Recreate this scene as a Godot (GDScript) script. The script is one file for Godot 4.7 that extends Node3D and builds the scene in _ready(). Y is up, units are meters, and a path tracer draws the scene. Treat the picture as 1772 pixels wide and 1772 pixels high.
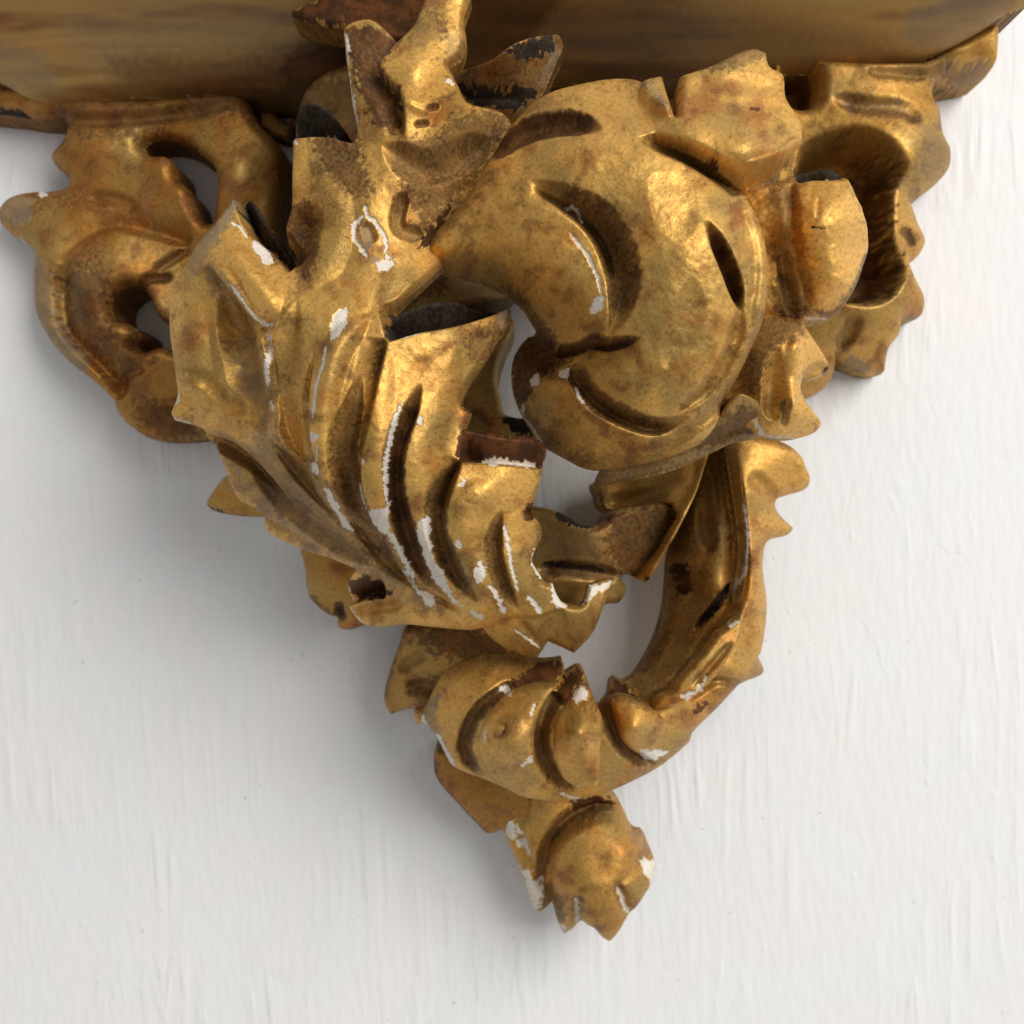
extends Node3D
# A carved and gilded wall bracket hanging on a white painted wall, seen close up.
# Carved pieces are cut as reliefs: an outline, a smooth base depth (millimetres out from the wall),
# tool cuts (gouge grooves, steps, hollows) and patches of patina, bare wood and chipped gesso, a few standing for light or shade.

const FRAME := 0.28            # metres of wall seen across the picture
const DIST := 0.33             # camera to wall
const PIX := 1772.0            # tracing unit
const EYE_Y := 1.5

var mat_gold: StandardMaterial3D
var mat_patina: StandardMaterial3D
var mat_matte: StandardMaterial3D
var mats: Array = []
var mats_smooth: Array = []
var speckle: NoiseTexture2D
var noise_big := FastNoiseLite.new()
var noise_mid := FastNoiseLite.new()
var noise_fine := FastNoiseLite.new()

# working grid of the piece being cut
var gx0 := 0.0
var gy0 := 0.0
var gs := 3.0
var gnx := 0
var gny := 0
var fd := PackedFloat32Array()      # distance to a path
var fside := PackedFloat32Array()
var ft := PackedFloat32Array()
var fpx := PackedFloat32Array()
var fpy := PackedFloat32Array()
var zz := PackedFloat32Array()
var layer := {}

const GOLD := Vector3(0.765, 0.465, 0.132)
const OLIVE := Vector3(0.47, 0.310, 0.100)
const COPPER := Vector3(0.52, 0.215, 0.055)
const BROWN := Vector3(0.150, 0.056, 0.018)
const UMBER := Vector3(0.058, 0.024, 0.011)
const TAN := Vector3(0.38, 0.245, 0.115)
const GREY := Vector3(0.25, 0.182, 0.118)
const BLACKWOOD := Vector3(0.032, 0.023, 0.017)
const GESSO := Vector3(0.77, 0.705, 0.61)


func _ready() -> void:
	# camera
	var cam := Camera3D.new()
	cam.name = "camera"
	add_child(cam)
	var lens := CameraAttributesPhysical.new()
	lens.frustum_focal_length = 28.0
	lens.exposure_aperture = 16.0
	lens.frustum_focus_distance = 0.245
	cam.attributes = lens
	cam.fov = rad_to_deg(2.0 * atan(FRAME / 2.0 / DIST))
	cam.near = 0.01
	cam.far = 20.0
	cam.position = Vector3(0, EYE_Y, DIST)
	cam.current = true
	# the dim even light of the room, and its exposure
	var we := WorldEnvironment.new()
	we.name = "environment"
	var env := Environment.new()
	env.background_mode = Environment.BG_COLOR
	env.background_color = Color(0.645, 0.642, 0.637)
	env.background_energy_multiplier = 1.0
	env.tonemap_mode = Environment.TONE_MAPPER_LINEAR
	env.tonemap_exposure = 1.0
	env.sdfgi_enabled = true
	env.ssao_enabled = true
	env.ssil_enabled = true
	we.environment = env
	add_child(we)
	# daylight from a tall window up on the right
	var win := AreaLight3D.new()
	win.name = "window_light"
	win.area_size = Vector2(1.0, 1.25)
	win.light_color = Color(1.0, 0.99, 0.975)
	win.light_energy = 2.85
	win.shadow_enabled = true
	add_child(win)
	win.look_at_from_position(Vector3(0.95, EYE_Y + 0.62, 1.3), Vector3(0, EYE_Y, 0.03))

	make_materials()
	make_wall()
	make_bracket()


func make_wall() -> void:
	var size := 1024
	var relief := Image.create_empty(size, size, false, Image.FORMAT_RF)
	var tint := Image.create_empty(size, size, false, Image.FORMAT_RGB8)
	var strokes := FastNoiseLite.new()
	strokes.seed = 5
	strokes.noise_type = FastNoiseLite.TYPE_SIMPLEX_SMOOTH
	strokes.frequency = 0.028
	strokes.fractal_octaves = 3
	var patch := FastNoiseLite.new()
	patch.seed = 9
	patch.frequency = 0.006
	patch.fractal_octaves = 3
	for y in size:
		for x in size:
			var lean := x - 0.10 * y * (1.0 - x / 900.0)
			var a := strokes.get_noise_2d(lean * 1.25, y * 0.14 + 40.0 * patch.get_noise_2d(x * 2.0, y * 0.3))
			var b := strokes.get_noise_2d(lean * 3.2 + 500.0, y * 1.1 + 90.0)
			var p := patch.get_noise_2d(x, y)
			var ridge := pow(clampf(a * 1.5 + 0.15, 0.0, 1.0), 1.6)
			relief.set_pixel(x, y, Color(ridge * clampf(0.35 + 2.4 * p, 0.0, 1.1) + b * 0.30 + p * 0.6, 0, 0))
			var t := patch.get_noise_2d(x * 1.7 + 300.0, y * 1.7)
			tint.set_pixel(x, y, Color(0.925 + 0.008 * t, 0.925 - 0.003 * t, 0.925 - 0.006 * t))
	var rng := RandomNumberGenerator.new()
	rng.seed = 4
	for i in 130:
		var x := rng.randi_range(2, size - 8)
		var y := rng.randi_range(2, size - 8)
		var deep := rng.randf_range(0.03, 0.14)
		for k in rng.randi_range(1, 5):
			var c := tint.get_pixel(x, y)
			tint.set_pixel(x, y, Color(c.r - deep, c.g - deep, c.b - deep))
			x = clampi(x + rng.randi_range(-1, 1), 0, size - 1)
			y = clampi(y + rng.randi_range(0, 1), 0, size - 1)
	# nibs and drips in the paint
	for i in 150:
		var cx := rng.randi_range(8, size - 9)
		var cy := rng.randi_range(10, size - 11)
		var r := rng.randf_range(1.5, 4.0)
		var tall := rng.randf_range(0.15, 0.55)
		for y in range(-8, 9):
			for x in range(-5, 6):
				var q := (x * x + y * y * 0.4) / (r * r)
				if q < 1.0:
					var c := relief.get_pixel(cx + x, cy + y)
					relief.set_pixel(cx + x, cy + y, Color(c.r + tall * (1.0 - q) * (1.0 - q), 0, 0))
	# hairline cracks in the paint
	for crack in ["1618,940 1640,955 1662,958 1680,985 1688,1030 1692,1080 1694,1130 1688,1165", "1474,1056 1490,1075 1508,1105 1520,1135 1528,1165", "330,350 338,470 352,600", "1478,830 1470,868 1462,905"]:
		var path := curve(crack, false, 24)
		for p in path:
			var q := p / PIX * FRAME / 0.32 + Vector2.ONE * (0.5 - 0.5 * FRAME / 0.32)
			var px := Vector2i(q * size) + Vector2i(rng.randi_range(0, 1), 0)
			var c := tint.get_pixelv(px)
			tint.set_pixelv(px, Color(c.r - 0.03, c.g - 0.03, c.b - 0.03))
	var m := StandardMaterial3D.new()
	m.resource_name = "white brushed wall paint"
	m.albedo_texture = ImageTexture.create_from_image(tint)
	m.heightmap_enabled = true
	m.heightmap_texture = ImageTexture.create_from_image(relief)
	m.heightmap_scale = 0.022
	m.roughness = 0.55
	m.metallic_specular = 0.45
	# one slab; its face runs well past the picture
	var half := 0.8
	var st := SurfaceTool.new()
	st.begin(Mesh.PRIMITIVE_TRIANGLES)
	var corners := [Vector2(-half, -half), Vector2(half, -half), Vector2(half, half), Vector2(-half, half)]
	for i in [0, 2, 1, 0, 3, 2]:
		var c: Vector2 = corners[i]
		st.set_normal(Vector3(0, 0, 1))
		st.set_tangent(Plane(1, 0, 0, 1))
		st.set_uv(Vector2(c.x, -c.y) / 0.32 + Vector2(0.5, 0.5))
		st.add_vertex(Vector3(c.x, c.y + EYE_Y, 0))
	for i in [0, 1, 2, 0, 2, 3]:
		var c: Vector2 = corners[i]
		st.set_normal(Vector3(0, 0, -1))
		st.set_tangent(Plane(1, 0, 0, 1))
		st.set_uv(Vector2(c.x, -c.y) / 0.32)
		st.add_vertex(Vector3(c.x, c.y + EYE_Y, -0.12))
	for e in 4:
		var a: Vector2 = corners[e]
		var b: Vector2 = corners[(e + 1) % 4]
		var nn := (b - a).rotated(-PI / 2).normalized()
		for v in [[a, 0.0], [b, 0.0], [b, -0.12], [a, 0.0], [b, -0.12], [a, -0.12]]:
			st.set_normal(Vector3(nn.x, nn.y, 0))
			st.set_tangent(Plane(0, 0, 1, 1))
			st.set_uv(Vector2(v[0].x + v[0].y, v[1]))
			st.add_vertex(Vector3(v[0].x, v[0].y + EYE_Y, v[1]))
	var o := MeshInstance3D.new()
	o.name = "wall"
	o.mesh = st.commit()
	o.mesh.surface_set_material(0, m)
	o.set_meta("kind", "structure")
	o.set_meta("label", "white painted wall with vertical brush strokes behind the gilded bracket")
	o.set_meta("category", "wall")
	add_child(o)


func make_bracket() -> void:
	var root := Node3D.new()
	root.name = "wall_bracket"
	root.set_meta("label", "antique carved wooden wall bracket with worn gilding and chipped white gesso")
	root.set_meta("category", "wall bracket")
	add_child(root)
	shelf(root)
	back_scrolls(root)
	inner_pieces(root)
	lower_scroll(root)
	bud(root)
	front_leaf(root)
	volute(root)


func shelf(root: Node3D) -> void:
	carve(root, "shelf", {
		"label": "smooth dull gold shelf with a hollow moulded underside",
		"out": "-90,-190! -90,90 0,138 30,156 75,168 200,161 420,153 600,152 900,142 1100,130 1300,122 1420,118 1540,110 1600,96 1650,74 1700,46 1742,18 1800,-14 1830,-190!",
		"z": [[-90, -190, 66], [886, -190, 70], [1830, -190, 66], [-60, -40, 48], [886, -40, 52], [1800, -40, 48], [0, 60, 36], [886, 50, 39], [1700, 10, 40], [40, 150, 27], [500, 140, 28], [1000, 125, 28], [1500, 105, 28], [300, 60, 37], [1400, 40, 37]],
		"to": 3.0, "step": 4.0, "edge": [26.0, 5.0], "tone": Vector3(0.42, 0.25, 0.08), "wear": 0.40, "wobble": 0.12, "seed": 400.0, "streak": 0.16, "grain": 0.25, "smooth": true, "soften": 0,
		"cuts": [["groove", "-60,70 30,72 120,64 220,60", 7, 0.4], ["groove", "140,86 240,84 330,80", 5, 0.3]],
		"stains_and_shading": [["area", "d", "130,30 300,10 600,10 620,90 420,110 200,110 130,80", 12, 0.6, 60], ["area", "d", "-20,80 60,90 100,150 10,140 -60,110", 8, 0.75, 30], ["area", "b", "200,110 420,95 620,80 620,160 420,160 230,160", 9, 0.7, 50], ["area", "b", "860,-10 1500,60 1560,105 1300,125 900,150", 9, 0.5, 50],
			["area", "d", "960,20 1250,20 1290,70 1180,110 1000,110 940,70", 10, 0.75, 50], ["area", "d", "1580,20 1740,-20 1750,15 1690,50 1630,70 1570,70", 6, 0.9, 24],
			["area", "b", "800,-40 1000,-30 960,30 870,140 780,150", 8, 0.85, 40], ["area", "b", "470,110 600,50 640,150 490,155", 7, 0.95, 40], ["line", "g", "30,72 70,71 118,63", 2, 1], ["line", "g", "170,85 240,84", 2, 1]],  # b areas behind the stem are shadow painted onto the shelf
	})


func back_scrolls(root: Node3D) -> void:
	carve(root, "added_dark_backing", {  # dark board added behind the pierced hole, standing in for shade
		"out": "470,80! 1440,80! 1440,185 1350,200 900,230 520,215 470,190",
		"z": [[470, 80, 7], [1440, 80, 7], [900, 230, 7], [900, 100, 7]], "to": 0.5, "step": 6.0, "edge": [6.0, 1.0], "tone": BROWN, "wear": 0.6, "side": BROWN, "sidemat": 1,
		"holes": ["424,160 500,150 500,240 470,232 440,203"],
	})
	carve(root, "side_scroll", {
		"label": "brown gilt side scroll pierced by two openings, beside the main leaf",
		"out": "-70,140! 425,140! 424,165 440,203 470,232 490,264 489,300 480,360 476,450 460,560 430,680 390,745 345,758 290,763 250,757 215,735 195,712 188,691! 146,651 110,624 84,596 62,560 51,531 48,480 50,436 46,424! 25,410 0,393 -14,370 -4,345 15,332 42,325 85,323 104,318 112,306! 96,288 86,280 79,264 92,246 104,228 105,208 96,193! 40,193 0,187 -70,180!",
		"holes": ["240,246 258,233 300,235 332,252 360,275 369,300 367,340 362,378 346,380 330,350 322,325 301,303 297,282 280,263 252,262", "182,514 203,492 231,490 250,508 262,538 285,558 330,570 330,610 300,606 270,597 240,606 222,595 234,576 212,556 188,550"],
		"z": [[-60, 160, 20], [60, 180, 20], [250, 170, 19], [420, 160, 20], [150, 260, 21], [80, 264, 15], [110, 310, 15], [0, 360, 12], [60, 370, 17], [220, 340, 20], [60, 500, 15], [120, 480, 24], [200, 440, 25], [330, 440, 20], [140, 560, 24], [110, 600, 18], [250, 640, 23], [210, 700, 18], [280, 740, 15], [380, 700, 18], [420, 300, 27], [480, 300, 19], [400, 230, 24], [450, 500, 20], [340, 500, 19]],
		"to": 1.0, "step": 3.0, "edge": [22.0, 6.0], "tone": Vector3(0.44, 0.215, 0.05), "wear": 0.68, "soften": 4, "seed": 900.0,
		"cuts": [["step", "205,695 178,652 140,612 105,572 95,530 97,470 115,440", 46, 7.0, 0.1, 0.2], ["step", "330,426 268,407 197,393 135,418 99,458", 40, 5.0, 0.1, 0.2], ["groove", "70,200 150,205 260,200 400,180", 14, 4.0, 0.7], ["groove", "300,480 260,482 235,495", 9, 3.0, 0.9], ["groove", "330,430 300,448 265,470", 8, 2.5, 0.5],
			["step", "250,640 220,655 200,690", 40, 4.0], ["groove", "150,340 200,345 240,360", 14, 2.0, 0.3]],
		"stains_and_shading": [["area", "d", "-12,350 20,334 55,340 55,375 35,395 10,385 -10,375", 8, 0.95], ["line", "d", "58,440 70,480 75,540 95,585 150,640", 18, 0.95], ["area", "b", "100,165 250,175 300,200 240,235 160,230 110,220", 18, 0.7], ["area", "b", "110,470 180,470 190,560 260,620 200,650 140,590 105,550", 22, 0.75], ["area", "b", "230,700 330,700 340,755 270,755", 14, 0.7], ["area", "b", "300,130 425,150 440,200 380,190 320,180", 14, 0.8], ["line", "g", "105,175 150,168 200,163", 8, 0.6], ["line", "k", "40,193 0,187 -40,183", 5, 1], ["area", "w", "58,325 72,326 80,336 68,340", 2, 1], ["line", "w", "22,408 40,420", 3, 1], ["line", "u", "300,240 335,262 360,300 362,370", 8, 0.6]],
	})
	carve(root, "side_scroll", {
		"label": "gold side scroll with a deep dark hollow and wavy outer rim, beside bare wall",
		"out": "1330,90! 1600,96 1650,72 1705,40 1738,15 1741,60 1737,105! 1690,118 1640,127 1630,134 1625,155 1637,180 1644,222 1657,250 1656,280 1640,302 1612,325 1588,345! 1598,375 1613,410 1602,436 1585,448! 1594,472 1611,510 1607,541 1590,545 1573,545! 1567,575 1549,600 1541,642! 1516,645 1476,626 1457,608! 1456,628 1447,655 1426,677 1398,684 1350,650 1320,560 1310,420 1320,280 1335,180",
		"holes": ["1362,112 1385,104 1408,108 1416,125 1415,162 1405,178 1378,176 1364,150"],
		"z": [[1340, 100, 28], [1600, 100, 29], [1730, 40, 30], [1735, 100, 27], [1640, 110, 26], [1630, 150, 22], [1500, 150, 31], [1600, 190, 31], [1640, 250, 26], [1655, 265, 18], [1590, 290, 32], [1590, 340, 20], [1560, 350, 30], [1575, 400, 29], [1612, 412, 18], [1570, 440, 27], [1590, 500, 27], [1608, 520, 18], [1540, 560, 28], [1541, 640, 14], [1480, 600, 24], [1440, 640, 16], [1400, 670, 14], [1420, 560, 30], [1340, 400, 24], [1340, 250, 26], [1450, 350, 26]],
		"to": 1.0, "step": 3.0, "edge": [24.0, 8.0], "tone": Vector3(0.66, 0.39, 0.105), "wear": 0.34, "soften": 4, "seed": 1500.0,
		"cuts": [["pit", "1380,262 1430,225 1490,214 1540,234 1566,263 1575,288 1556,322 1549,370 1556,428 1574,458 1557,506 1530,527 1500,532 1460,525 1380,490", 36, 20.0], ["groove", "1440,168 1500,180 1560,185 1600,210", 16, 3.0, 0.35], ["groove", "1610,130 1560,125 1500,120", 12, 3.0, 0.6], ["groove", "1560,392 1575,410 1582,428", 8, 2.0, 0.8], ["step", "1640,103 1690,104 1737,104", 40, 9.0, 0.1, 0.0], ["groove", "1480,540 1475,570 1450,600", 16, 4.0, 0.3], ["groove", "1600,330 1570,340", 10, 2.0, 0.4]],
		"stains_and_shading": [["area", "b", "1370,290 1420,290 1470,270 1560,280 1550,330 1545,400 1555,440 1570,460 1540,510 1490,520 1400,490 1370,400", 16, 0.95], ["area", "b", "1500,255 1545,262 1560,290 1530,310", 10, 0.7], ["line", "d", "1640,110 1690,112 1735,105", 9, 0.9], ["area", "b", "1540,104 1640,84 1650,120 1600,140", 14, 0.6], ["area", "d", "1450,165 1560,178 1600,215 1560,205 1460,190", 10, 0.7], ["line", "d", "1580,544 1600,546", 5, 1], ["line", "d", "1470,618 1510,640", 8, 0.8], ["line", "u", "1574,395 1584,425", 4, 1], ["area", "d", "1600,220 1645,230 1650,270 1620,300 1590,300", 14, 0.6], ["line", "g", "1420,218 1480,207 1530,220 1562,248 1580,285", 8, 0.9]],
	})


func inner_pieces(root: Node3D) -> void:
	carve(root, "stem_leaf", {
		"out": "500,18 530,2 600,-25 760,-25 740,60 640,60 590,42 560,38",
		"z": [[500, 18, 54], [560, 10, 58], [660, 20, 58], [740, -10, 56], [600, -20, 54]], "thick": 14.0, "edge": [10.0, 3.0], "tone": Vector3(0.5, 0.3, 0.08), "wear": 0.5,
		"stains_and_shading": [["area", "u", "490,30 540,0 610,-20 760,-30 740,60 640,65 600,45 540,35", 10, 1, 12], ["line", "g", "580,0 610,8 650,5", 4, 1]],
	})
	carve(root, "stem_leaf", {
		"label": "dark worn leaf tip jutting out behind the stem",
		"out": "770,125! 839,105 889,71 937,58 968,56! 975,74 962,104 950,135 938,160 900,200 869,215 800,190",
		"z": [[780, 130, 66], [850, 130, 72], [930, 75, 74], [970, 60, 66], [945, 140, 58], [870, 180, 62], [810, 175, 62], [900, 120, 72]], "thick": 12.0, "edge": [8.0, 2.0], "tone": Vector3(0.40, 0.24, 0.09), "wear": 0.5,
		"cuts": [["step", "795,142 850,150 905,148", 36, 7.0], ["step", "905,150 930,110 968,70", 20, 4.0]],
		"stains_and_shading": [["area", "b", "800,130 870,95 940,62 965,62 945,85 900,130 870,145", 10, 0.75], ["area", "k", "880,80 960,60 955,85 900,105", 8, 0.7], ["area", "k", "795,142 860,148 915,142 930,160 890,190 850,188 810,172", 7, 0.75], ["line", "d", "965,72 945,125 930,150", 10, 0.9], ["line", "r", "820,130 870,118", 12, 0.6]],
	})
	carve(root, "stem", {
		"out": "520,150 640,90 820,120 1000,160 1180,180 1240,260 1200,380 1060,440 900,420 780,420 660,470 560,450 510,320",
		"z": [[520, 200, 40], [800, 150, 46], [1150, 220, 44], [850, 380, 44], [600, 420, 40], [850, 280, 50]], "to": 2.0, "step": 6.0, "edge": [20.0, 8.0], "tone": OLIVE, "wear": 0.6,
		"stains_and_shading": [["area", "b", "520,150 1240,180 1200,400 560,460", 10, 0.7]],
	})
	carve(root, "inner_strap", {
		"out": "660,540 690,480 770,440 880,440 900,480 884,504 866,512 840,519 780,530 700,560",
		"z": [[680, 530, 32], [760, 490, 36], [830, 490, 34], [880, 500, 28], [760, 440, 34]], "to": 4.0, "edge": [10.0, 3.0], "tone": Vector3(0.34, 0.24, 0.09), "wear": 0.35,
		"stains_and_shading": [["area", "b", "680,500 720,480 775,470 775,500 720,520 690,535", 10, 0.8], ["area", "d", "780,470 860,490 870,510 800,515", 10, 0.8]],
	})
	carve(root, "inner_strap", {
		"out": "800,560 850,540 890,555 870,606 860,655 867,690 874,716 930,728 945,750 938,800 840,810 770,780 780,680",
		"z": [[885, 560, 30], [865, 620, 36], [800, 620, 36], [862, 690, 34], [850, 740, 34], [930, 750, 30], [800, 780, 30]], "to": 4.0, "edge": [10.0, 3.0], "tone": Vector3(0.48, 0.33, 0.11), "wear": 0.3,
		"stains_and_shading": [["area", "d", "845,600 880,570 865,640 850,700 835,680", 8, 0.5], ["area", "k", "870,722 925,730 935,750 890,752", 6, 0.8], ["line", "b", "815,710 840,725 850,740", 8, 0.7]],
	})
	carve(root, "inner_strap", {
		"label": "dark brown cross strap behind the leaf tip",
		"out": "900,880 950,880 985,895 1012,910 1040,908 1062,886 1110,876 1170,868 1190,880 1165,940 1118,990 1076,998 1086,1020 1074,1044 1050,1048 1010,1066 960,1066 920,1040 900,960",
		"z": [[920, 900, 40], [1000, 930, 50], [1060, 940, 50], [1160, 890, 40], [1110, 980, 38], [1070, 1030, 40], [960, 1020, 44], [1110, 900, 48]], "thick": 26.0, "edge": [14.0, 4.0], "tone": Vector3(0.52, 0.36, 0.12), "wear": 0.3,
		"cuts": [["groove", "930,985 980,985 1030,990 1075,998", 14, 4.0, 0.8]],
		"stains_and_shading": [["area", "b", "1060,890 1110,880 1170,872 1165,920 1120,985 1080,990 1050,940", 12, 0.9], ["line", "k", "960,888 1000,905 1035,906", 8, 0.9], ["line", "k", "935,975 990,980 1050,990", 6, 0.7], ["area", "d", "940,900 1000,915 1040,930 1030,970 950,965", 12, 0.55], ["line", "r", "955,1010 1010,1015 1040,1000", 12, 0.7]],
	})
	carve(root, "inner_strap", {
		"label": "gold strap running down to a pointed end in the opening",
		"out": "1030,836 1090,815 1170,790 1235,765 1225,800 1208,852 1184,903 1156,952 1135,990 1121,1012! 1103,998 1138,955 1166,910 1174,890 1162,872 1110,880 1062,888 1042,880 1036,860",
		"z": [[1040, 860, 30], [1110, 840, 34], [1200, 790, 40], [1195, 860, 48], [1172, 885, 47], [1160, 930, 48], [1115, 1005, 42], [1080, 880, 30]], "to": 6.0, "edge": [9.0, 3.0], "tone": GOLD, "wear": 0.16,
		"cuts": [["groove", "1045,872 1100,862 1160,850", 16, 2.0, 0.1], ["step", "1215,790 1205,840 1175,880", 30, 3.0]],
		"stains_and_shading": [["line", "k", "1118,1006 1126,998", 6, 1], ["line", "b", "1040,845 1050,870 1070,880", 8, 0.6]],
	})
	carve(root, "leaf_tip", {
		"label": "small gold leaf tip pointing left out from under the main leaf",
		"out": "396,818 374,836 356,862 352,872! 362,883 400,892 450,895 520,890 500,820",
		"z": [[352, 870, 24], [400, 850, 30], [450, 860, 30], [500, 850, 30]], "thick": 10.0, "edge": [12.0, 4.0], "tone": Vector3(0.5, 0.3, 0.07), "wear": 0.35,
		"stains_and_shading": [["line", "k", "350,868 360,882 385,889", 6, 0.9]],
	})
	carve(root, "leaf_tip", {
		"out": "520,940 524,985 530,1030 545,1050 566,1066 583,1070! 580,1080 586,1090 602,1092 622,1086 660,1078 720,1070 740,1000 620,920",
		"z": [[522, 960, 22], [532, 1030, 20], [580, 1000, 30], [600, 1085, 18], [680, 1040, 32], [640, 960, 32]], "to": 2.0, "edge": [12.0, 4.0], "tone": Vector3(0.46, 0.26, 0.06), "wear": 0.45,
		"cuts": [["groove", "590,1040 586,1060 600,1070", 8, 3.0, 0.9]],
		"stains_and_shading": [["line", "b", "530,1030 560,1062 585,1070", 10, 0.7], ["line", "k", "588,1050 590,1066", 7, 0.8]],
	})


func lower_scroll(root: Node3D) -> void:
	carve(root, "fan_leaf", {
		"label": "small brown fan of leaf behind the lower scroll",
		"out": "703,1085 688,1117 676,1150 664,1191 661,1218 673,1243! 690,1236 712,1232 760,1235 860,1180 900,1140 840,1080",
		"z": [[665, 1210, 20], [690, 1130, 26], [720, 1200, 32], [800, 1130, 36], [860, 1120, 36], [740, 1100, 34]], "to": 2.0, "edge": [16.0, 6.0], "tone": Vector3(0.42, 0.23, 0.05), "wear": 0.5,
		"cuts": [["groove", "760,1200 735,1190 700,1195", 16, 4.0, 0.5], ["groove", "740,1130 710,1145 690,1165", 12, 2.0, 0.3]],
		"stains_and_shading": [["area", "b", "705,1090 840,1085 890,1130 800,1145 730,1120", 14, 0.85], ["line", "b", "682,1135 668,1185 664,1215", 7, 0.7], ["area", "b", "730,1180 770,1170 740,1235 715,1230", 10, 0.7]],
	})
	var body := carve(root, "lower_scroll", {
		"label": "gilt lower scroll of overlapping petals curling up to a pierced strap",
		"out": "1225,740 1340,755 1374,768 1394,786 1401,806 1411,829 1403,846 1374,856 1354,863 1349,874 1357,890 1382,914! 1371,927 1341,935 1332,945 1328,988 1335,1045 1332,1090 1325,1130 1320,1141! 1330,1163 1323,1174 1290,1188 1266,1211 1239,1239 1205,1273 1199,1290 1142,1337 1074,1371 1023,1388 966,1395 905,1388 871,1371 837,1357 803,1344 779,1331 763,1303 749,1277 730,1258 716,1262! 713,1236 730,1232 749,1197 766,1171 803,1151 844,1139 888,1141 920,1149! 950,1150 974,1146! 979,1164 968,1188! 984,1171 1006,1160 1016,1173 1022,1192 1040,1236! 1056,1214 1060,1190 1068,1181! 1082,1188 1100,1180 1120,1150 1140,1110 1155,1060 1160,1010 1165,960 1190,900 1205,850",
		"z": [[1225, 750, 34], [1380, 800, 34], [1405, 830, 26], [1335, 770, 38], [1345, 880, 30], [1380, 915, 24], [1330, 1000, 28], [1300, 850, 42], [1290, 950, 44], [1283, 1050, 45], [1328, 1090, 30], [1325, 1165, 26], [1270, 1160, 44], [1200, 900, 34], [1200, 1000, 30], [1165, 1040, 26], [1180, 1100, 30], [1120, 1160, 30], [1230, 1215, 40], [1160, 1220, 50], [1180, 1290, 42], [1100, 1260, 58], [1080, 1360, 46], [1000, 1250, 62], [1000, 1190, 54], [970, 1390, 46], [900, 1240, 62], [870, 1330, 56], [830, 1200, 56], [760, 1230, 46], [720, 1250, 34], [780, 1320, 40], [900, 1150, 50]],
		"thick": 14.0, "edge": [22.0, 7.0], "tone": Vector3(0.68, 0.40, 0.11), "wear": 0.30, "seed": 2300.0,
		"cuts": [["step", "1262,760 1280,860 1290,960 1280,1050 1240,1108 1192,1182 1150,1213 1105,1222", 90, 12.0, 0.02, 0.1],
			["groove", "890,1180 871,1198 837,1222 815,1252 804,1290 813,1318 840,1346", 13, 5.0, 0.85, 0.1, 0.3], ["groove", "966,1200 950,1225 937,1260 935,1288 944,1320 962,1346 1000,1370", 17, 7.0, 0.8, 0.05, 0.35], ["groove", "1040,1215 1050,1235 1061,1262 1078,1292 1108,1316 1140,1323", 13, 6.0, 0.85, 0.05, 0.35],
						["groove", "1287,1012 1258,1044 1210,1096", 10, 6.0, 0.9], ["groove", "1300,820 1330,850 1345,870", 16, 3.0, 0.1], ["ridge", "1390,790 1395,820 1370,850", 14, 2.0], ["groove", "1290,1190 1240,1180 1190,1210", 9, 3.0, 0.3], ["ridge", "1305,940 1310,1040 1300,1130", 16, 2.0], ["groove", "1215,800 1225,880 1235,960", 20, 4.0, 0.5]],
		"stains_and_shading": [["area", "b", "1225,790 1262,785 1272,880 1275,960 1230,950 1200,960 1190,920 1215,870", 12, 0.6, 18], ["area", "b", "1180,960 1230,1000 1250,1060 1200,1110 1180,1180 1140,1210 1100,1190 1150,1090", 20, 0.55, 26], ["area", "b", "1100,1190 1150,1120 1200,1110 1190,1170 1150,1205 1110,1215", 12, 0.6, 16],
			["area", "u", "886,1182 925,1156 968,1146 977,1160 962,1176 912,1196", 6, 0.85], ["area", "u", "962,1212 975,1182 1005,1160 1015,1172 1000,1186 982,1222", 6, 0.85], ["area", "u", "1060,1210 1063,1184 1078,1184 1110,1218 1085,1212", 5, 0.8], ["line", "k", "1285,1012 1260,1042 1225,1085", 7, 0.95], ["line", "u", "1170,975 1182,1000 1186,1030", 14, 0.9],
			["line", "w", "868,1371 905,1387 966,1394 1030,1386", 4, 1], ["line", "w", "752,1272 768,1300 784,1330", 8, 1], ["line", "w", "728,1238 742,1268", 4, 0.9], ["line", "w", "1284,870 1294,930 1289,990 1280,1004", 5, 1], ["area", "w", "864,1192 880,1190 882,1202 868,1202", 3, 1], ["line", "w", "1002,1205 1012,1190 1020,1200", 4, 1], ["line", "w", "900,1326 915,1316 916,1308", 5, 1], ["area", "w", "1108,1306 1132,1298 1155,1303 1138,1315 1115,1316", 4, 0.9], ["line", "w", "1265,1080 1282,1066", 5, 1], ["line", "w", "968,1372 1010,1388", 3, 1], ["area", "w", "1180,1205 1205,1190 1225,1170 1218,1190 1195,1210", 4, 0.8],
			["area", "d", "726,1240 748,1205 765,1200 752,1240 772,1300 760,1296 742,1268", 8, 0.9], ["area", "o", "860,1220 960,1200 930,1290 880,1310 850,1270", 14, 0.5], ["area", "d", "1265,1190 1320,1140 1328,1170 1270,1205 1220,1250 1150,1320 1080,1360 1120,1320 1200,1260", 10, 0.5], ["line", "u", "1200,1235 1225,1215", 6, 1], ["line", "u", "862,1255 866,1275", 3, 1], ["area", "g", "1300,760 1390,790 1400,830 1350,850 1310,830 1290,780", 12, 0.9], ["line", "g", "1310,890 1370,915", 14, 0.8], ["line", "r", "1240,1130 1200,1190 1160,1215", 12, 0.5]],
	})


	var made := {"thick": 9.0, "edge": [9.0, 3.0], "tone": Vector3(0.70, 0.41, 0.11), "wear": 0.32, "step": 2.5}
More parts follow.
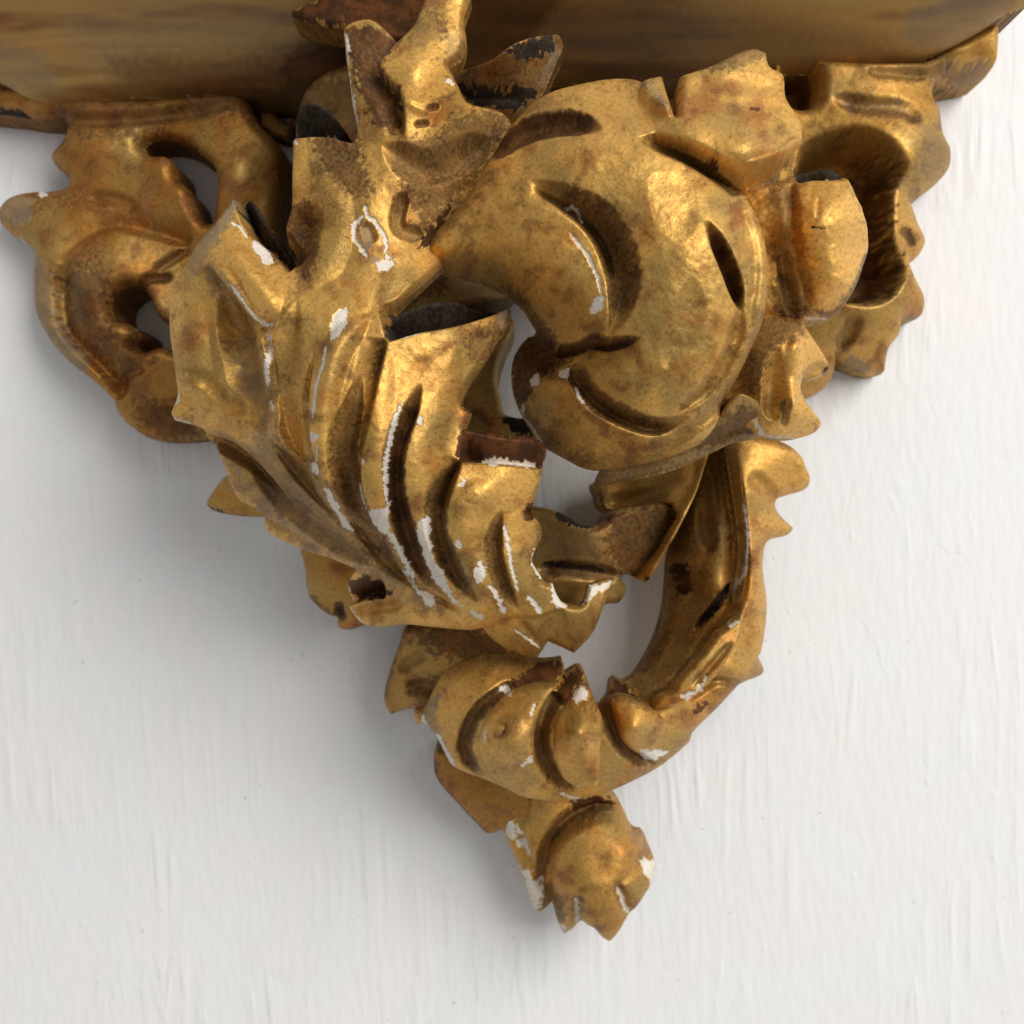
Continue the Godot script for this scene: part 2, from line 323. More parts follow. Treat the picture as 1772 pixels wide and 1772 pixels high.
	petal(body, made, 7000.0, "broad petal with a small nail ring and a ragged dark tip",
		"890,1197 930,1186 970,1184! 948,1212 930,1248 924,1288 930,1322 948,1356 905,1366 862,1356 838,1326 828,1292 836,1258 856,1226",
		[[890, 1200, 61], [965, 1187, 61], [900, 1240, 69], [840, 1290, 63], [880, 1300, 69], [925, 1290, 67], [930, 1350, 55], [870, 1350, 56]],
		[["groove", "856,1255 864,1248 874,1256 872,1272 860,1276 854,1266", 4, 1.0, 0.4]],
		[["area", "o", "880,1205 950,1195 925,1290 890,1310 865,1270", 14, 0.5], ["line", "w", "900,1326 915,1316 917,1306", 5, 1], ["area", "w", "864,1192 882,1190 884,1204 868,1204", 3, 1], ["line", "w", "925,1215 918,1240", 3, 0.9], ["line", "u", "872,1262 870,1274", 2, 0.9], ["line", "w", "840,1262 838,1285", 2, 0.8]])
	petal(body, made, 7300.0, "narrow upright petal with a white chipped tip",
		"984,1216 994,1200 1003,1189! 1020,1192! 1030,1214 1041,1238 1046,1264 1040,1298 1040,1330 1034,1362 1004,1366 976,1352 960,1320 953,1280 962,1242",
		[[1008, 1194, 59], [985, 1220, 62], [1040, 1240, 63], [1000, 1265, 70], [960, 1290, 63], [1038, 1300, 63], [1010, 1350, 56], [975, 1345, 56]],
		[["ridge", "1010,1200 1006,1260 1010,1330", 22, 2.0]],
		[["area", "w", "990,1208 1002,1191 1019,1193 1016,1208 1000,1212", 4, 1], ["line", "w", "955,1262 954,1285", 3, 0.9], ["area", "o", "985,1240 1030,1250 1030,1310 990,1320", 14, 0.4], ["line", "w", "990,1362 1010,1364", 2, 0.9]])
	petal(body, made, 7600.0, "petal at the bend lying flat against the scroll",
		"1059,1214! 1078,1208 1108,1218 1136,1234 1162,1256! 1142,1282 1118,1308 1098,1304 1078,1284 1066,1252",
		[[1062, 1218, 59], [1108, 1222, 61], [1155, 1255, 54], [1095, 1260, 65], [1115, 1302, 53], [1070, 1260, 60]],
		[],
		[["line", "b", "1080,1212 1108,1220 1130,1232", 4, 0.6], ["area", "w", "1108,1304 1126,1294 1140,1290 1128,1306 1116,1310", 4, 0.9], ["line", "r", "1066,1230 1075,1275", 8, 0.6]])
	made["edge"] = [9.0, 4.0]
	petal(body, made, 7900.0, "thin raised rim of the strap with a white worn edge",
		"1258,760 1276,762 1290,850 1299,930 1296,995 1284,1042 1272,1046 1282,960 1274,870",
		[[1266, 765, 46], [1285, 860, 52], [1291, 940, 54], [1287, 1000, 53], [1278, 1042, 48]],
		[], [["line", "w", "1286,868 1296,930 1292,985 1282,1004", 6, 1], ["line", "w", "1268,1030 1282,1000", 4, 0.8]])
	petal(body, made, 8200.0, "frayed leaf edge along the inside of the bend",
		"1287,1060! 1286,1098 1264,1142 1236,1178 1206,1204 1170,1224 1126,1230! 1140,1207 1168,1196! 1176,1178 1206,1142! 1216,1132 1242,1096! 1256,1086",
		[[1284, 1070, 56], [1262, 1120, 58], [1225, 1165, 58], [1190, 1200, 57], [1135, 1227, 53], [1210, 1145, 58], [1170, 1195, 57]],
		[["groove", "1270,1110 1235,1150 1195,1190", 8, 1.5, 0.3]], [["line", "w", "1262,1086 1280,1074", 4, 0.9], ["area", "w", "1180,1206 1205,1190 1222,1172 1216,1190 1195,1210", 4, 0.7], ["line", "r", "1240,1140 1200,1190 1160,1218", 10, 0.7]])


func petal(parent: Node, made: Dictionary, sd: float, label: String, out: String, z: Array, cuts: Array, stains_and_shading: Array) -> void:
	var s := made.duplicate()
	s.merge({"label": label, "out": out, "z": z, "cuts": cuts, "stains_and_shading": stains_and_shading, "seed": sd})
	carve(parent, "petal" if label.contains("petal") else "rim", s)


func bud(root: Node3D) -> void:
	carve(root, "leaf_tip", {
		"label": "rusty brown leaf tucked behind the bud at the bottom",
		"out": "755,1300 749,1337 759,1361 790,1396 820,1428 844,1449 872,1442 910,1460 920,1380 850,1320",
		"z": [[750, 1330, 20], [800, 1370, 28], [840, 1440, 20], [880, 1400, 30], [860, 1340, 32]], "to": 2.0, "edge": [14.0, 5.0], "tone": Vector3(0.40, 0.20, 0.045), "wear": 0.5,
		"stains_and_shading": [["line", "b", "753,1315 752,1340 762,1360", 8, 0.7], ["line", "b", "770,1370 810,1415 845,1445", 8, 0.6]],
	})
	carve(root, "bud", {
		"label": "gilt bud with a round petal and toothed lower edge",
		"out": "866,1360 861,1412 868,1433 872,1450 881,1473 895,1503 905,1528 915,1561 925,1582 935,1588! 956,1572! 966,1605 976,1626! 989,1618 1010,1607! 1028,1615 1044,1632 1057,1639! 1071,1625 1088,1597! 1108,1574 1128,1544! 1138,1506 1128,1476 1118,1456 1101,1449 1088,1424 1074,1397 1055,1375 1020,1355 940,1350",
		"z": [[866, 1370, 30], [865, 1420, 26], [890, 1470, 26], [915, 1550, 22], [930, 1585, 18], [975, 1620, 18], [1010, 1600, 33], [1057, 1630, 28], [1090, 1595, 31], [1130, 1540, 29], [1137, 1500, 26], [1115, 1455, 28], [1040, 1490, 39], [1030, 1440, 37], [1090, 1470, 38], [985, 1490, 37], [1000, 1550, 38], [1060, 1560, 39], [1000, 1385, 32], [940, 1430, 33], [930, 1500, 28]],
		"thick": 12.0, "edge": [18.0, 6.0], "tone": Vector3(0.60, 0.34, 0.09), "wear": 0.34, "seed": 3100.0,
		"cuts": [["step", "1128,1478 1100,1438 1075,1420 1037,1415 990,1439 964,1472 958,1523 966,1570", 40, 9.0, 0.1, 0.1], ["groove", "940,1545 940,1490 958,1452 995,1418 1050,1402 1085,1412", 12, 3.0, 0.75], ["groove", "1065,1535 1100,1505 1128,1490", 10, 1.5], ["groove", "1004,1550 1002,1575 1006,1608", 12, 3.5, 0.1, 0.1, 0.0], ["groove", "1066,1530 1078,1560 1092,1594", 12, 3.5, 0.1], ["groove", "970,1550 962,1580 968,1600", 10, 3.0, 0.5], ["step", "905,1440 925,1500 945,1545", 34, 5.0]],
		"stains_and_shading": [["area", "w", "862,1408 878,1388 894,1396 888,1430 902,1470 886,1458 868,1432", 5, 1], ["line", "w", "893,1425 905,1455 918,1490", 5, 1], ["area", "w", "898,1500 925,1525 938,1540 934,1578 925,1582 914,1552", 6, 1], ["area", "w", "1108,1490 1122,1486 1138,1506 1132,1530 1116,1516", 4, 1], ["line", "w", "1068,1538 1078,1562 1090,1590", 5, 1], ["line", "w", "996,1556 1000,1585 998,1606", 5, 0.9], ["line", "w", "970,1606 980,1612", 6, 1],
			["area", "u", "985,1388 1040,1380 1070,1400 1040,1405 1000,1412", 8, 0.9], ["area", "d", "1095,1440 1128,1476 1136,1500 1110,1480 1090,1450", 8, 0.6], ["line", "b", "966,1560 970,1600", 10, 0.7], ["area", "b", "940,1540 960,1545 955,1575 935,1588 936,1560", 6, 0.7], ["line", "b", "1000,1540 1060,1535", 8, 0.3], ["area", "o", "1060,1490 1120,1480 1125,1540 1090,1580 1065,1540", 10, 0.5]],
	})


func front_leaf(root: Node3D) -> void:
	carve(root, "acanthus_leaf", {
		"label": "large gilt acanthus leaf with brown gouged grooves and white chips",
		"step": 2.0, "soften": 1,
		"out": "592,45 640,28 690,62! 715,36 745,-25 812,-25 801,25 806,60 797,93 775,109! 792,142 810,172 870,190 885,215 860,300 800,380 765,455! 735,482 703,511 674,540! 712,525 752,515 783,513 817,520 884,519! 880,562 858,590 837,623 806,671 799,695 815,712! 803,740! 871,752 932,759 940,772 941,806 935,832 925,866! 918,890! 934,906 938,930 926,953 921,972 932,992! 945,1010 956,1008! 964,1030 976,1046 1008,1049 1021,1014! 1059,1004 1055,1025 1048,1047 1028,1096 995,1133! 971,1122 949,1112! 940,1127 927,1145! 906,1137 872,1123 849,1106 835,1089! 811,1093 764,1089 734,1086 703,1083 662,1087 629,1083 606,1060 596,1032 598,1010 614,986! 568,967 528,955 487,938 457,921 449,904 446,885 412,867 396,840 382,806 362,772 343,751 345,740! 318,731 297,726! 292,714 301,688 302,671 297,620 289,569 289,501 301,474 320,451 339,417 373,376 406,331! 421,330 450,372 474,406 490,428! 492,389 501,355 502,300 503,236 499,203 520,173 561,178 590,205 606,215! 598,130",
		"z": [[600, 60, 76], [690, 65, 84], [780, -20, 82], [790, 60, 84], [720, 120, 92], [790, 150, 82], [640, 150, 86], [620, 230, 84], [510, 240, 80], [560, 330, 84], [640, 350, 88], [720, 260, 88], [820, 250, 76], [760, 440, 80], [690, 480, 90],
			[500, 420, 78], [420, 345, 78], [470, 500, 90], [430, 480, 88], [355, 455, 80], [295, 520, 66], [340, 560, 74], [400, 560, 78], [440, 600, 86], [298, 715, 62], [360, 690, 72], [470, 700, 86], [345, 745, 60], [420, 780, 72], [500, 800, 84], [450, 890, 60], [540, 900, 76], [530, 952, 58], [640, 970, 70], [690, 1000, 66],
			[600, 620, 97], [560, 750, 93], [600, 880, 85], [690, 640, 95], [780, 580, 92], [875, 540, 80], [800, 690, 86], [720, 760, 95], [700, 880, 89], [760, 960, 83], [800, 790, 88], [870, 820, 90], [930, 800, 82], [920, 900, 78], [870, 960, 82], [840, 1050, 75], [930, 1000, 74], [1050, 1015, 60], [1000, 1060, 66], [990, 1125, 54], [930, 1138, 54], [850, 1095, 62], [760, 1075, 62], [640, 1060, 56], [605, 1045, 50]],
		"thick": 9.0, "edge": [10.0, 3.5], "tone": GOLD, "wear": 0.38, "seed": 50.0, "wobble": 0.55,
		"cuts": [["step", "500,470 470,436 430,399 408,350", 46, 15.0, 0.1, 0.0], ["step", "612,244 560,233 502,236", 62, 18.0, 0.05, 0.0], ["step", "592,50 600,120 612,200 618,242", 30, 6.0, 0.05, 0.2], ["step", "692,60 655,112 692,158 699,240", 46, 7.0, 0.05, 0.3], ["step", "884,526 850,542 790,560 720,573 670,588", 62, 20.0, 0.0, 0.05], ["step", "943,810 870,802 798,797", 54, 10.0, 0.0, 0.05], ["step", "668,1033 635,1036 602,1046", 46, 11.0, 0.1, 0.0],
			["step", "668,588 657,640 640,720 622,800 628,870 655,935", 44, 6.0, 0.1, 0.3], ["groove", "624,648 609,705 594,772 599,825 610,868 636,920 690,985", 21, 6.0, 0.8, 0.3, 0.3], ["groove", "728,664 714,705 691,759 683,806 687,857 700,908 718,960 740,1000 785,1042", 18, 8.0, 1.0, 0.25, 0.4], ["groove", "797,800 772,833 757,875 757,915 770,955 797,1004 835,1044", 18, 7.0, 0.85, 0.2, 0.4], ["groove", "868,880 856,930 860,980 878,1025 898,1058", 15, 5.0, 0.8, 0.35, 0.4],
			["step", "798,800 775,833 762,880", 30, 5.0], ["groove", "515,520 497,620 500,720 525,815 580,900 660,975", 30, 5.0, 0.15, 0.3, 0.4], ["ridge", "640,545 590,600 565,680 556,760 566,840 596,900", 26, 4.5], ["ridge", "672,600 655,720 650,830 672,920 722,992", 24, 1.5, 0.0, 0.2, 0.3], ["ridge", "790,600 760,690 735,770 718,850 727,930 764,1002", 34, 2.0, 0.0, 0.2, 0.3], ["ridge", "850,830 812,880 803,935 828,1000 862,1050", 32, 1.8, 0.0, 0.2, 0.3], ["ridge", "905,880 895,960 912,1032", 24, 1.5], ["ridge", "395,430 440,490 478,548", 30, 3.0], ["ridge", "560,300 575,400 540,500", 40, 3.0, 0.0, 0.3, 0.3], ["ridge", "330,500 330,600 345,690", 34, 3.0], ["groove", "545,600 528,700 542,800 592,884 682,968 785,1054", 9, 3.0, 0.3, 0.3, 0.3], ["groove", "585,885 640,948 722,1014 805,1064", 8, 3.0, 0.25], ["groove", "463,575 467,640 470,700 478,745", 10, 3.0, 0.1], ["step", "360,455 400,505 440,555 466,566", 36, 5.0], 
			["groove", "345,750 400,775 470,825 560,910 640,962", 17, 6.0, 0.3, 0.1, 0.4], ["groove", "425,800 480,862 560,928 650,978", 13, 4.0, 0.5], ["groove", "470,760 540,842 620,928 720,1018", 15, 5.0, 0.35], ["groove", "385,500 420,590 438,680 460,750", 36, 8.0, 0.0, 0.4, 0.3], ["ridge", "366,452 408,505 450,590 468,690 490,770 560,860 650,950 740,1030", 13, 3.5, 0.0, 0.05, 0.2], ["step", "300,727 345,742 400,768 455,820 500,872", 50, 6.0, 0.05, 0.4], ["step", "412,868 450,890 500,915 560,952", 36, 5.0, 0.1, 0.4], ["groove", "320,640 360,660 420,720", 16, 3.0], ["groove", "700,330 690,390 735,410", 14, 3.0, 0.6], ["groove", "545,350 530,420 520,470", 26, 4.0, 0.7, 0.3, 0.3], ["groove", "660,250 740,290 790,270 850,240", 30, 4.0, 0.75, 0.3, 0.2], ["groove", "635,385 645,420", 12, 2.0], ["ridge", "705,180 740,195", 8, 1.0], ["groove", "715,215 745,212", 6, 1.5, 0.9, 0.3, 0.3], ["groove", "738,188 762,184", 6, 1.5, 0.9, 0.3, 0.3],
			["step", "835,1088 880,1070 930,1068 975,1050", 40, 3.0], ["groove", "900,1075 935,1115", 8, 2.0], ["groove", "700,1045 640,1055 612,1062", 14, 3.0, 0.0], ["groove", "912,880 918,902", 9, 5.0, 1.0]],
		"stains_and_shading": [["area", "k", "408,333 424,329 455,374 502,432 497,462 470,432 432,396 412,362", 5, 1], ["area", "d", "322,450 342,415 375,374 406,336 408,365 390,395 362,440 340,455", 7, 0.95], ["line", "w", "400,385 415,392 428,412", 3, 1], ["area", "w", "436,415 446,412 466,436 475,456 462,458 445,440", 3, 1], ["line", "r", "420,385 450,420 495,465", 9, 0.7],
			["area", "g", "375,395 410,385 470,450 515,470 500,520 480,560 465,555 430,520 395,470 360,450", 10, 0.9], ["line", "w", "400,490 425,525 446,552 462,562 478,556", 3, 1], ["line", "w", "463,572 466,600 459,640 461,668", 5, 1], ["line", "w", "464,690 470,712", 4, 0.9], ["line", "w", "303,674 308,690 302,700", 3, 1], ["line", "w", "292,712 298,724 325,731", 2, 1],  # g area puts the lit look of this facet into its colour
			["area", "d", "322,452 366,452 406,500 448,590 468,700 500,790 588,890 700,990 762,1052 690,1032 590,978 500,940 446,890 405,850 380,800 350,755 420,770 440,740 405,640 385,540 352,478", 16, 0.7, 26],
			["area", "k", "499,238 500,203 520,172 563,178 592,206 612,240 560,231", 4, 1], ["area", "w", "536,222 560,212 585,222 588,232 560,230 542,228", 3, 1], ["line", "w", "505,238 515,250", 4, 0.9], ["line", "w", "594,52 600,72 600,130 610,180 617,236", 6, 1],
			["area", "b", "540,242 615,245 640,310 652,332 612,342 572,306", 12, 0.85], ["area", "b", "503,355 540,350 548,420 548,470 520,482 500,440", 10, 0.85], ["area", "b", "545,280 600,330 640,330 620,390 560,400 540,340", 16, 0.45], ["area", "b", "682,245 740,235 800,200 880,195 870,250 830,300 780,360 735,410 715,360 690,300", 18, 0.8], ["area", "b", "598,50 690,60 655,112 690,150 680,230 640,200 612,130", 10, 1.0, 8], ["area", "b", "640,150 690,155 695,230 665,225", 10, 0.7], ["area", "u", "725,430 735,405 765,375 780,350 770,395 745,425", 5, 1],
			["area", "g", "655,112 700,90 770,115 790,150 760,170 740,185 700,240 693,158", 12, 1.0], ["area", "r", "740,175 800,165 830,190 790,215 740,215", 12, 0.6], ["area", "d", "770,60 800,55 800,95 775,108", 8, 0.6], ["area", "b", "705,40 760,20 770,60 720,80", 12, 0.6], ["line", "w", "772,135 784,148", 5, 1],  # g area: brightness of the face turned to the light, painted in
			["line", "w", "632,352 636,372 650,386 661,402 668,425 664,440", 4.5, 1], ["line", "w", "632,372 614,388 613,410 622,425 636,446", 4.5, 1], ["area", "w", "655,452 672,442 680,455 668,468 655,470", 4, 1], ["area", "d", "622,395 640,385 645,420 632,432", 3, 1], ["line", "d", "640,445 655,455", 8, 1],
			["area", "w", "580,545 598,532 603,548 594,580 577,592 572,572", 3, 1], ["line", "w", "566,598 563,630 550,670 545,725", 4, 1], ["area", "w", "538,752 548,748 556,760 542,764", 2, 1], ["area", "w", "533,802 543,798 553,812 549,822 538,816", 2, 1], ["area", "w", "558,846 572,848 584,880 598,908 608,925 592,914 574,886", 4, 1], ["line", "w", "552,770 553,800", 2, 1], ["area", "r", "580,835 600,830 612,870 605,880", 6, 0.8],
			["area", "w", "636,886 664,880 674,866 673,915 685,936 660,917 642,905", 4, 1], ["line", "w", "672,918 690,950 706,982 714,1004", 6, 1], ["line", "w", "698,690 680,735 667,790 666,845 670,872", 4, 1], ["area", "w", "622,792 633,796 630,806 620,802", 2, 1], ["line", "w", "615,835 622,870 634,886", 2, 1], ["area", "w", "727,720 733,724 730,736 724,732", 2, 1], ["line", "w", "694,985 720,1020 735,1030", 4, 1],
			["area", "w", "722,908 740,895 745,928 751,968 770,1000 782,1032 802,1048 786,1044 762,1018 740,985 728,942", 4, 1], ["line", "w", "806,828 796,843", 5, 1], ["area", "w", "792,935 799,938 797,948 790,944", 2, 1], ["area", "w", "820,992 835,968 841,1000 828,1008", 4, 1], ["line", "w", "872,906 880,945 886,985 898,1025", 4, 1], ["line", "w", "845,1012 862,1035 874,1062", 5, 1], ["area", "w", "924,950 933,948 930,972 937,1000 926,994 920,975", 3, 1], ["area", "w", "952,1010 964,1014 970,1032 981,1050 962,1051 956,1034", 3, 1], ["area", "w", "1016,1014 1036,1012 1058,1005 1050,1020 1030,1028 1008,1047 1016,1030", 3, 1], ["line", "w", "912,1030 925,1045 938,1062", 5, 1], ["area", "w", "727,1026 744,1028 756,1048 738,1046", 4, 1], ["line", "w", "812,1056 836,1070", 5, 1], ["line", "w", "890,1090 905,1100 935,1122", 2, 1], ["line", "w", "598,1012 598,1036 608,1060 628,1080", 2, 0.9], ["line", "w", "520,952 580,972", 2, 0.6],
			["area", "k", "672,586 671,543 712,525 752,514 783,512 817,519 884,518 850,540 790,558 720,572", 4, 1], ["area", "d", "857,545 884,525 880,560 862,572", 3, 0.9], ["line", "w", "690,586 760,565 790,560", 2, 0.8], ["area", "b", "815,575 865,560 860,590 835,625 808,620", 8, 0.8], ["area", "u", "800,690 812,700 816,712 802,712", 3, 1], ["area", "b", "650,590 675,588 660,650 645,690 640,640", 6, 0.5],
			["area", "u", "790,796 803,742 871,752 934,759 941,775 942,806 890,800 830,798", 4, 1], ["area", "d", "806,765 870,770 880,790 830,795 800,790", 8, 0.9], ["area", "w", "835,793 870,790 900,795 928,798 925,808 880,804 840,802", 5, 0.75], ["area", "u", "912,872 924,868 928,892 916,896", 3, 1], ["area", "g", "800,805 930,812 925,850 880,860 800,840", 10, 0.8], ["area", "u", "597,1014 634,997 676,1026 662,1034 612,1040", 5, 0.9],
			["area", "o", "840,1090 900,1085 980,1060 1040,1050 1010,1110 960,1110 920,1140 870,1120", 10, 0.5], ["line", "b", "465,845 490,900", 7, 0.6], ["line", "b", "500,860 520,910", 6, 0.4], ["area", "o", "520,560 560,520 640,500 760,460 690,520 620,600 580,720 545,700", 14, 0.3], ["area", "b", "955,1030 1010,1020 1000,1045 970,1045", 5, 0.4]],
	})


func volute(root: Node3D) -> void:
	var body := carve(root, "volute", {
		"label": "large gilt volute leaf curled round on itself with dark gouged grooves",
		"step": 2.0,
		"out": "724,440! 738,405 790,345 828,292 856,240 883,202 906,177 940,150 974,136 1025,125 1076,120 1120,128 1150,170 1200,215 1250,255 1296,318 1330,395 1341,470 1336,530 1318,590 1290,650 1262,700 1248,735 1215,768 1150,793 1080,808 1045,811 1012,805 985,791 961,778 934,761 920,737 906,716 888,671 885,630 895,596 914,573 932,560! 905,518 888,502 864,485 820,468 769,457",
		"z": [[730, 435, 82], [800, 350, 86], [870, 230, 88], [960, 150, 86], [1080, 125, 84], [900, 420, 94], [1000, 250, 100], [1150, 200, 97], [1160, 330, 107], [1050, 420, 100], [930, 500, 88], [1000, 560, 92], [1150, 500, 107], [1240, 400, 107], [1300, 470, 101], [1300, 380, 99], [1270, 600, 98], [1150, 620, 101], [1230, 270, 98], [1200, 710, 92], [1100, 760, 86], [1000, 720, 86], [1000, 790, 74], [1150, 790, 78], [1080, 805, 74], [1245, 735, 82], [900, 650, 66], [930, 590, 66], [950, 660, 78], [1040, 650, 91]],
		"thick": 14.0, "edge": [30.0, 9.0], "tone": GOLD, "wear": 0.36, "seed": 700.0, "wobble": 0.6,
		"cuts": [["groove", "845,275 885,238 945,216 1000,212 1042,224", 21, 6.0, 1.0, 0.2, 0.25], ["groove", "915,312 985,342 1035,375 1068,425 1081,480 1073,540 1050,585", 30, 8.0, 0.85, 0.45, 0.4], ["step", "920,320 985,346 1030,380 1058,425 1068,480", 30, 3.0], ["step", "925,560 968,602 1008,593 1040,588 1108,584", 60, 9.0, 0.02, 0.4], ["groove", "965,604 1000,599 1028,586 1060,592 1112,583", 8, 5.0, 1.0, 0.05, 0.3],
			["groove", "1000,618 1004,657 1036,697 1081,722 1135,738 1200,720", 19, 8.0, 0.85, 0.15, 0.45], ["ridge", "985,650 1010,690 1060,730 1120,755 1180,755", 16, 3.0], ["groove", "1105,238 1170,252 1230,284 1294,330", 20, 6.0, 0.8, 0.3, 0.1], ["groove", "1222,380 1238,408 1256,447 1272,488 1284,540", 14, 8.0, 1.0, 0.4, 0.35],
			["groove", "1284,530 1272,590 1235,660 1165,722", 15, 3.0, 0.3, 0.2, 0.3], ["groove", "1330,560 1296,640 1244,705 1160,765 1080,790", 14, 4.5, 0.45, 0.2, 0.3], ["groove", "1200,480 1190,560 1150,640", 30, 2.0, 0.0, 0.4, 0.4], ["ridge", "1290,340 1318,410 1324,490 1306,570", 14, 2.0], ["groove", "1130,300 1170,350 1180,420", 40, 1.5, 0.0, 0.4, 0.4]],
		"stains_and_shading": [["area", "b", "886,632 896,596 916,572 934,562 968,600 990,622 960,640 925,670 905,712 890,672", 6, 0.9], ["line", "b", "962,604 1000,600 1028,587 1058,592 1108,584", 5, 0.9],  # first b area: shade on the inner side of the curl, painted brown
			["area", "g", "1010,150 1100,150 1180,250 1160,330 1060,300 1000,220", 30, 0.5], ["area", "o", "1100,420 1220,440 1230,600 1150,680 1060,640 1080,540", 30, 0.5],  # g area is a highlight on the curl, painted into the gold
			["line", "w", "978,345 1000,350 1012,375", 3, 0.7], ["line", "w", "985,400 1015,440 1035,480 1040,510", 4, 1], ["area", "w", "1028,518 1044,512 1042,535 1022,541", 2, 1], ["area", "w", "966,640 984,634 986,649 972,654", 2, 1], ["area", "w", "918,655 931,648 931,665 920,668", 2, 0.8], ["line", "w", "905,695 906,716 922,740 940,765", 4, 0.9], ["line", "w", "996,665 1004,690 1012,698", 4, 1],
			["area", "b", "765,365 830,300 860,300 800,360 760,420 735,430", 10, 0.6, 16], ["area", "b", "1300,560 1336,520 1338,470 1326,560 1290,650 1240,712 1170,760 1228,692 1278,612", 10, 0.5, 16], ["line", "b", "864,485 905,520 932,558 968,598", 9, 0.75], ["area", "b", "1180,225 1250,262 1292,320 1270,325 1220,290", 10, 0.5, 14], ["line", "b", "940,325 1000,355 1045,400", 10, 0.5], ["line", "b", "900,690 930,745 985,786 1040,802", 9, 0.5], ["line", "r", "1010,745 1080,770 1150,770", 8, 0.6], ["area", "d", "930,690 1000,770 1100,790 1060,805 980,780 930,740", 14, 0.45], ["line", "b", "1050,430 1075,480 1070,530", 8, 0.6]],
	})
	carve(body, "lip", {
		"label": "dull underside lip running to a point below the curl",
		"step": 2.5,
		"out": "1318,700 1318,756! 1272,765 1239,781 1171,812 1103,830 1035,842! 1033,832 1046,806! 1100,790 1180,765 1240,725 1280,680",
		"z": [[1300, 700, 82], [1310, 750, 72], [1240, 775, 68], [1240, 730, 78], [1150, 785, 74], [1150, 815, 66], [1040, 835, 60], [1060, 805, 68]],
		"thick": 9.0, "edge": [8.0, 2.0], "tone": Vector3(0.52, 0.34, 0.12), "wear": 0.4, "seed": 6600.0,
		"cuts": [["groove", "1300,735 1230,765 1150,795 1060,818", 9, 2.5, 0.5, 0.2, 0.3]],
		"stains_and_shading": [["area", "b", "1240,735 1290,700 1316,735 1250,768 1200,785", 8, 0.75], ["area", "d", "1280,750 1312,750 1240,780 1100,829 1035,841 1050,812 1150,795 1230,765", 8, 0.75], ["line", "w", "1100,830 1200,803", 1.5, 0.5]],
	})
	carve(body, "lobe", {
		"label": "squared upper lobe with a rolled lip, notched where it meets the curl",
		"step": 2.5,
		"out": "1096,228 1098,180 1112,134 1140,124 1150,124! 1160,160 1172,196! 1176,160 1180,123! 1235,105 1269,88 1307,76 1331,85! 1337,108 1361,124 1366,163 1384,193 1394,213 1391,251 1378,262 1350,318 1310,325 1284,312 1240,276 1180,246",
		"z": [[1110, 210, 97], [1120, 140, 90], [1180, 200, 101], [1190, 135, 88], [1260, 110, 88], [1320, 85, 82], [1250, 180, 97], [1330, 180, 90], [1360, 130, 80], [1385, 220, 86], [1300, 280, 104], [1350, 265, 98], [1240, 262, 105], [1320, 318, 88], [1360, 300, 84]],
		"thick": 11.0, "edge": [14.0, 5.0], "tone": GOLD, "wear": 0.36, "seed": 5200.0,
		"cuts": [["step", "1290,306 1340,284 1394,240", 46, 10.0, 0.1, 0.0], ["ridge", "1280,292 1335,274 1388,236", 10, 2.5], ["groove", "1190,150 1260,140 1340,150", 16, 1.2], ["groove", "1200,180 1280,180 1360,185", 14, 1.0], ["ridge", "1112,140 1125,170 1160,200", 14, 4.0]],
		"stains_and_shading": [["line", "d", "1112,138 1130,168 1162,192", 9, 0.8], ["line", "u", "1165,130 1170,190", 6, 1], ["area", "b", "1210,104 1270,88 1310,80 1330,90 1290,112 1220,122", 9, 0.7], ["area", "r", "1185,140 1290,130 1360,190 1300,215 1200,205", 18, 0.6], ["area", "g", "1270,100 1330,95 1360,150 1385,215 1340,200 1300,140", 12, 0.7], ["area", "d", "1300,316 1345,288 1390,250 1370,300 1340,322", 6, 0.75], ["line", "u", "1225,270 1250,285", 5, 0.8], ["line", "u", "1300,185 1318,188", 4, 0.8]],
	})
	carve(body, "lobe", {
		"label": "bright rounded lobe standing out to the right of the curl",
		"step": 2.5,
		"out": "1270,330 1340,310 1372,298 1385,292 1422,285 1456,287 1470,298 1489,332 1506,379 1508,406 1506,440 1489,491 1466,528 1445,547 1415,551 1390,556 1330,570 1290,540",
		"z": [[1290, 340, 84], [1300, 520, 82], [1350, 330, 85], [1350, 440, 84], [1350, 540, 78], [1395, 300, 80], [1460, 295, 82], [1392, 400, 94], [1430, 420, 94], [1430, 340, 93], [1490, 400, 88], [1460, 490, 89], [1410, 520, 82], [1430, 548, 74], [1505, 420, 76]],
		"thick": 12.0, "edge": [13.0, 5.0], "tone": GOLD, "wear": 0.24, "seed": 5600.0, "wobble": 1.5,
		"cuts": [["step", "1374,316 1382,372 1388,440 1398,490 1408,532", 30, 3.5, 0.1, 0.1], ["step", "1470,306 1440,308 1408,308 1380,316", 26, 8.0], ["groove", "1418,340 1414,380", 5, 1.2], ["groove", "1358,430 1368,490 1374,548", 16, 4.0, 0.6]],
		"stains_and_shading": [["area", "b", "1330,340 1366,318 1376,380 1384,440 1395,490 1400,535 1350,555 1345,470", 10, 0.6, 16], ["area", "b", "1345,470 1372,470 1390,545 1345,548", 7, 0.8], ["line", "r", "1370,350 1395,420 1402,450", 14, 0.9], ["area", "k", "1374,306 1385,293 1425,285 1460,288 1470,298 1440,304 1400,308 1385,314", 4, 1], ["area", "g", "1392,318 1450,305 1490,360 1500,430 1480,480 1440,530 1412,510 1396,420", 8, 1.0], ["line", "b", "1405,535 1435,545 1465,522 1490,480 1504,430", 6, 0.75], ["line", "u", "1400,392 1430,397", 2, 0.8], ["line", "w", "1390,550 1440,549", 2, 0.7]],  # g area paints in the brightness of the side facing the window
	})
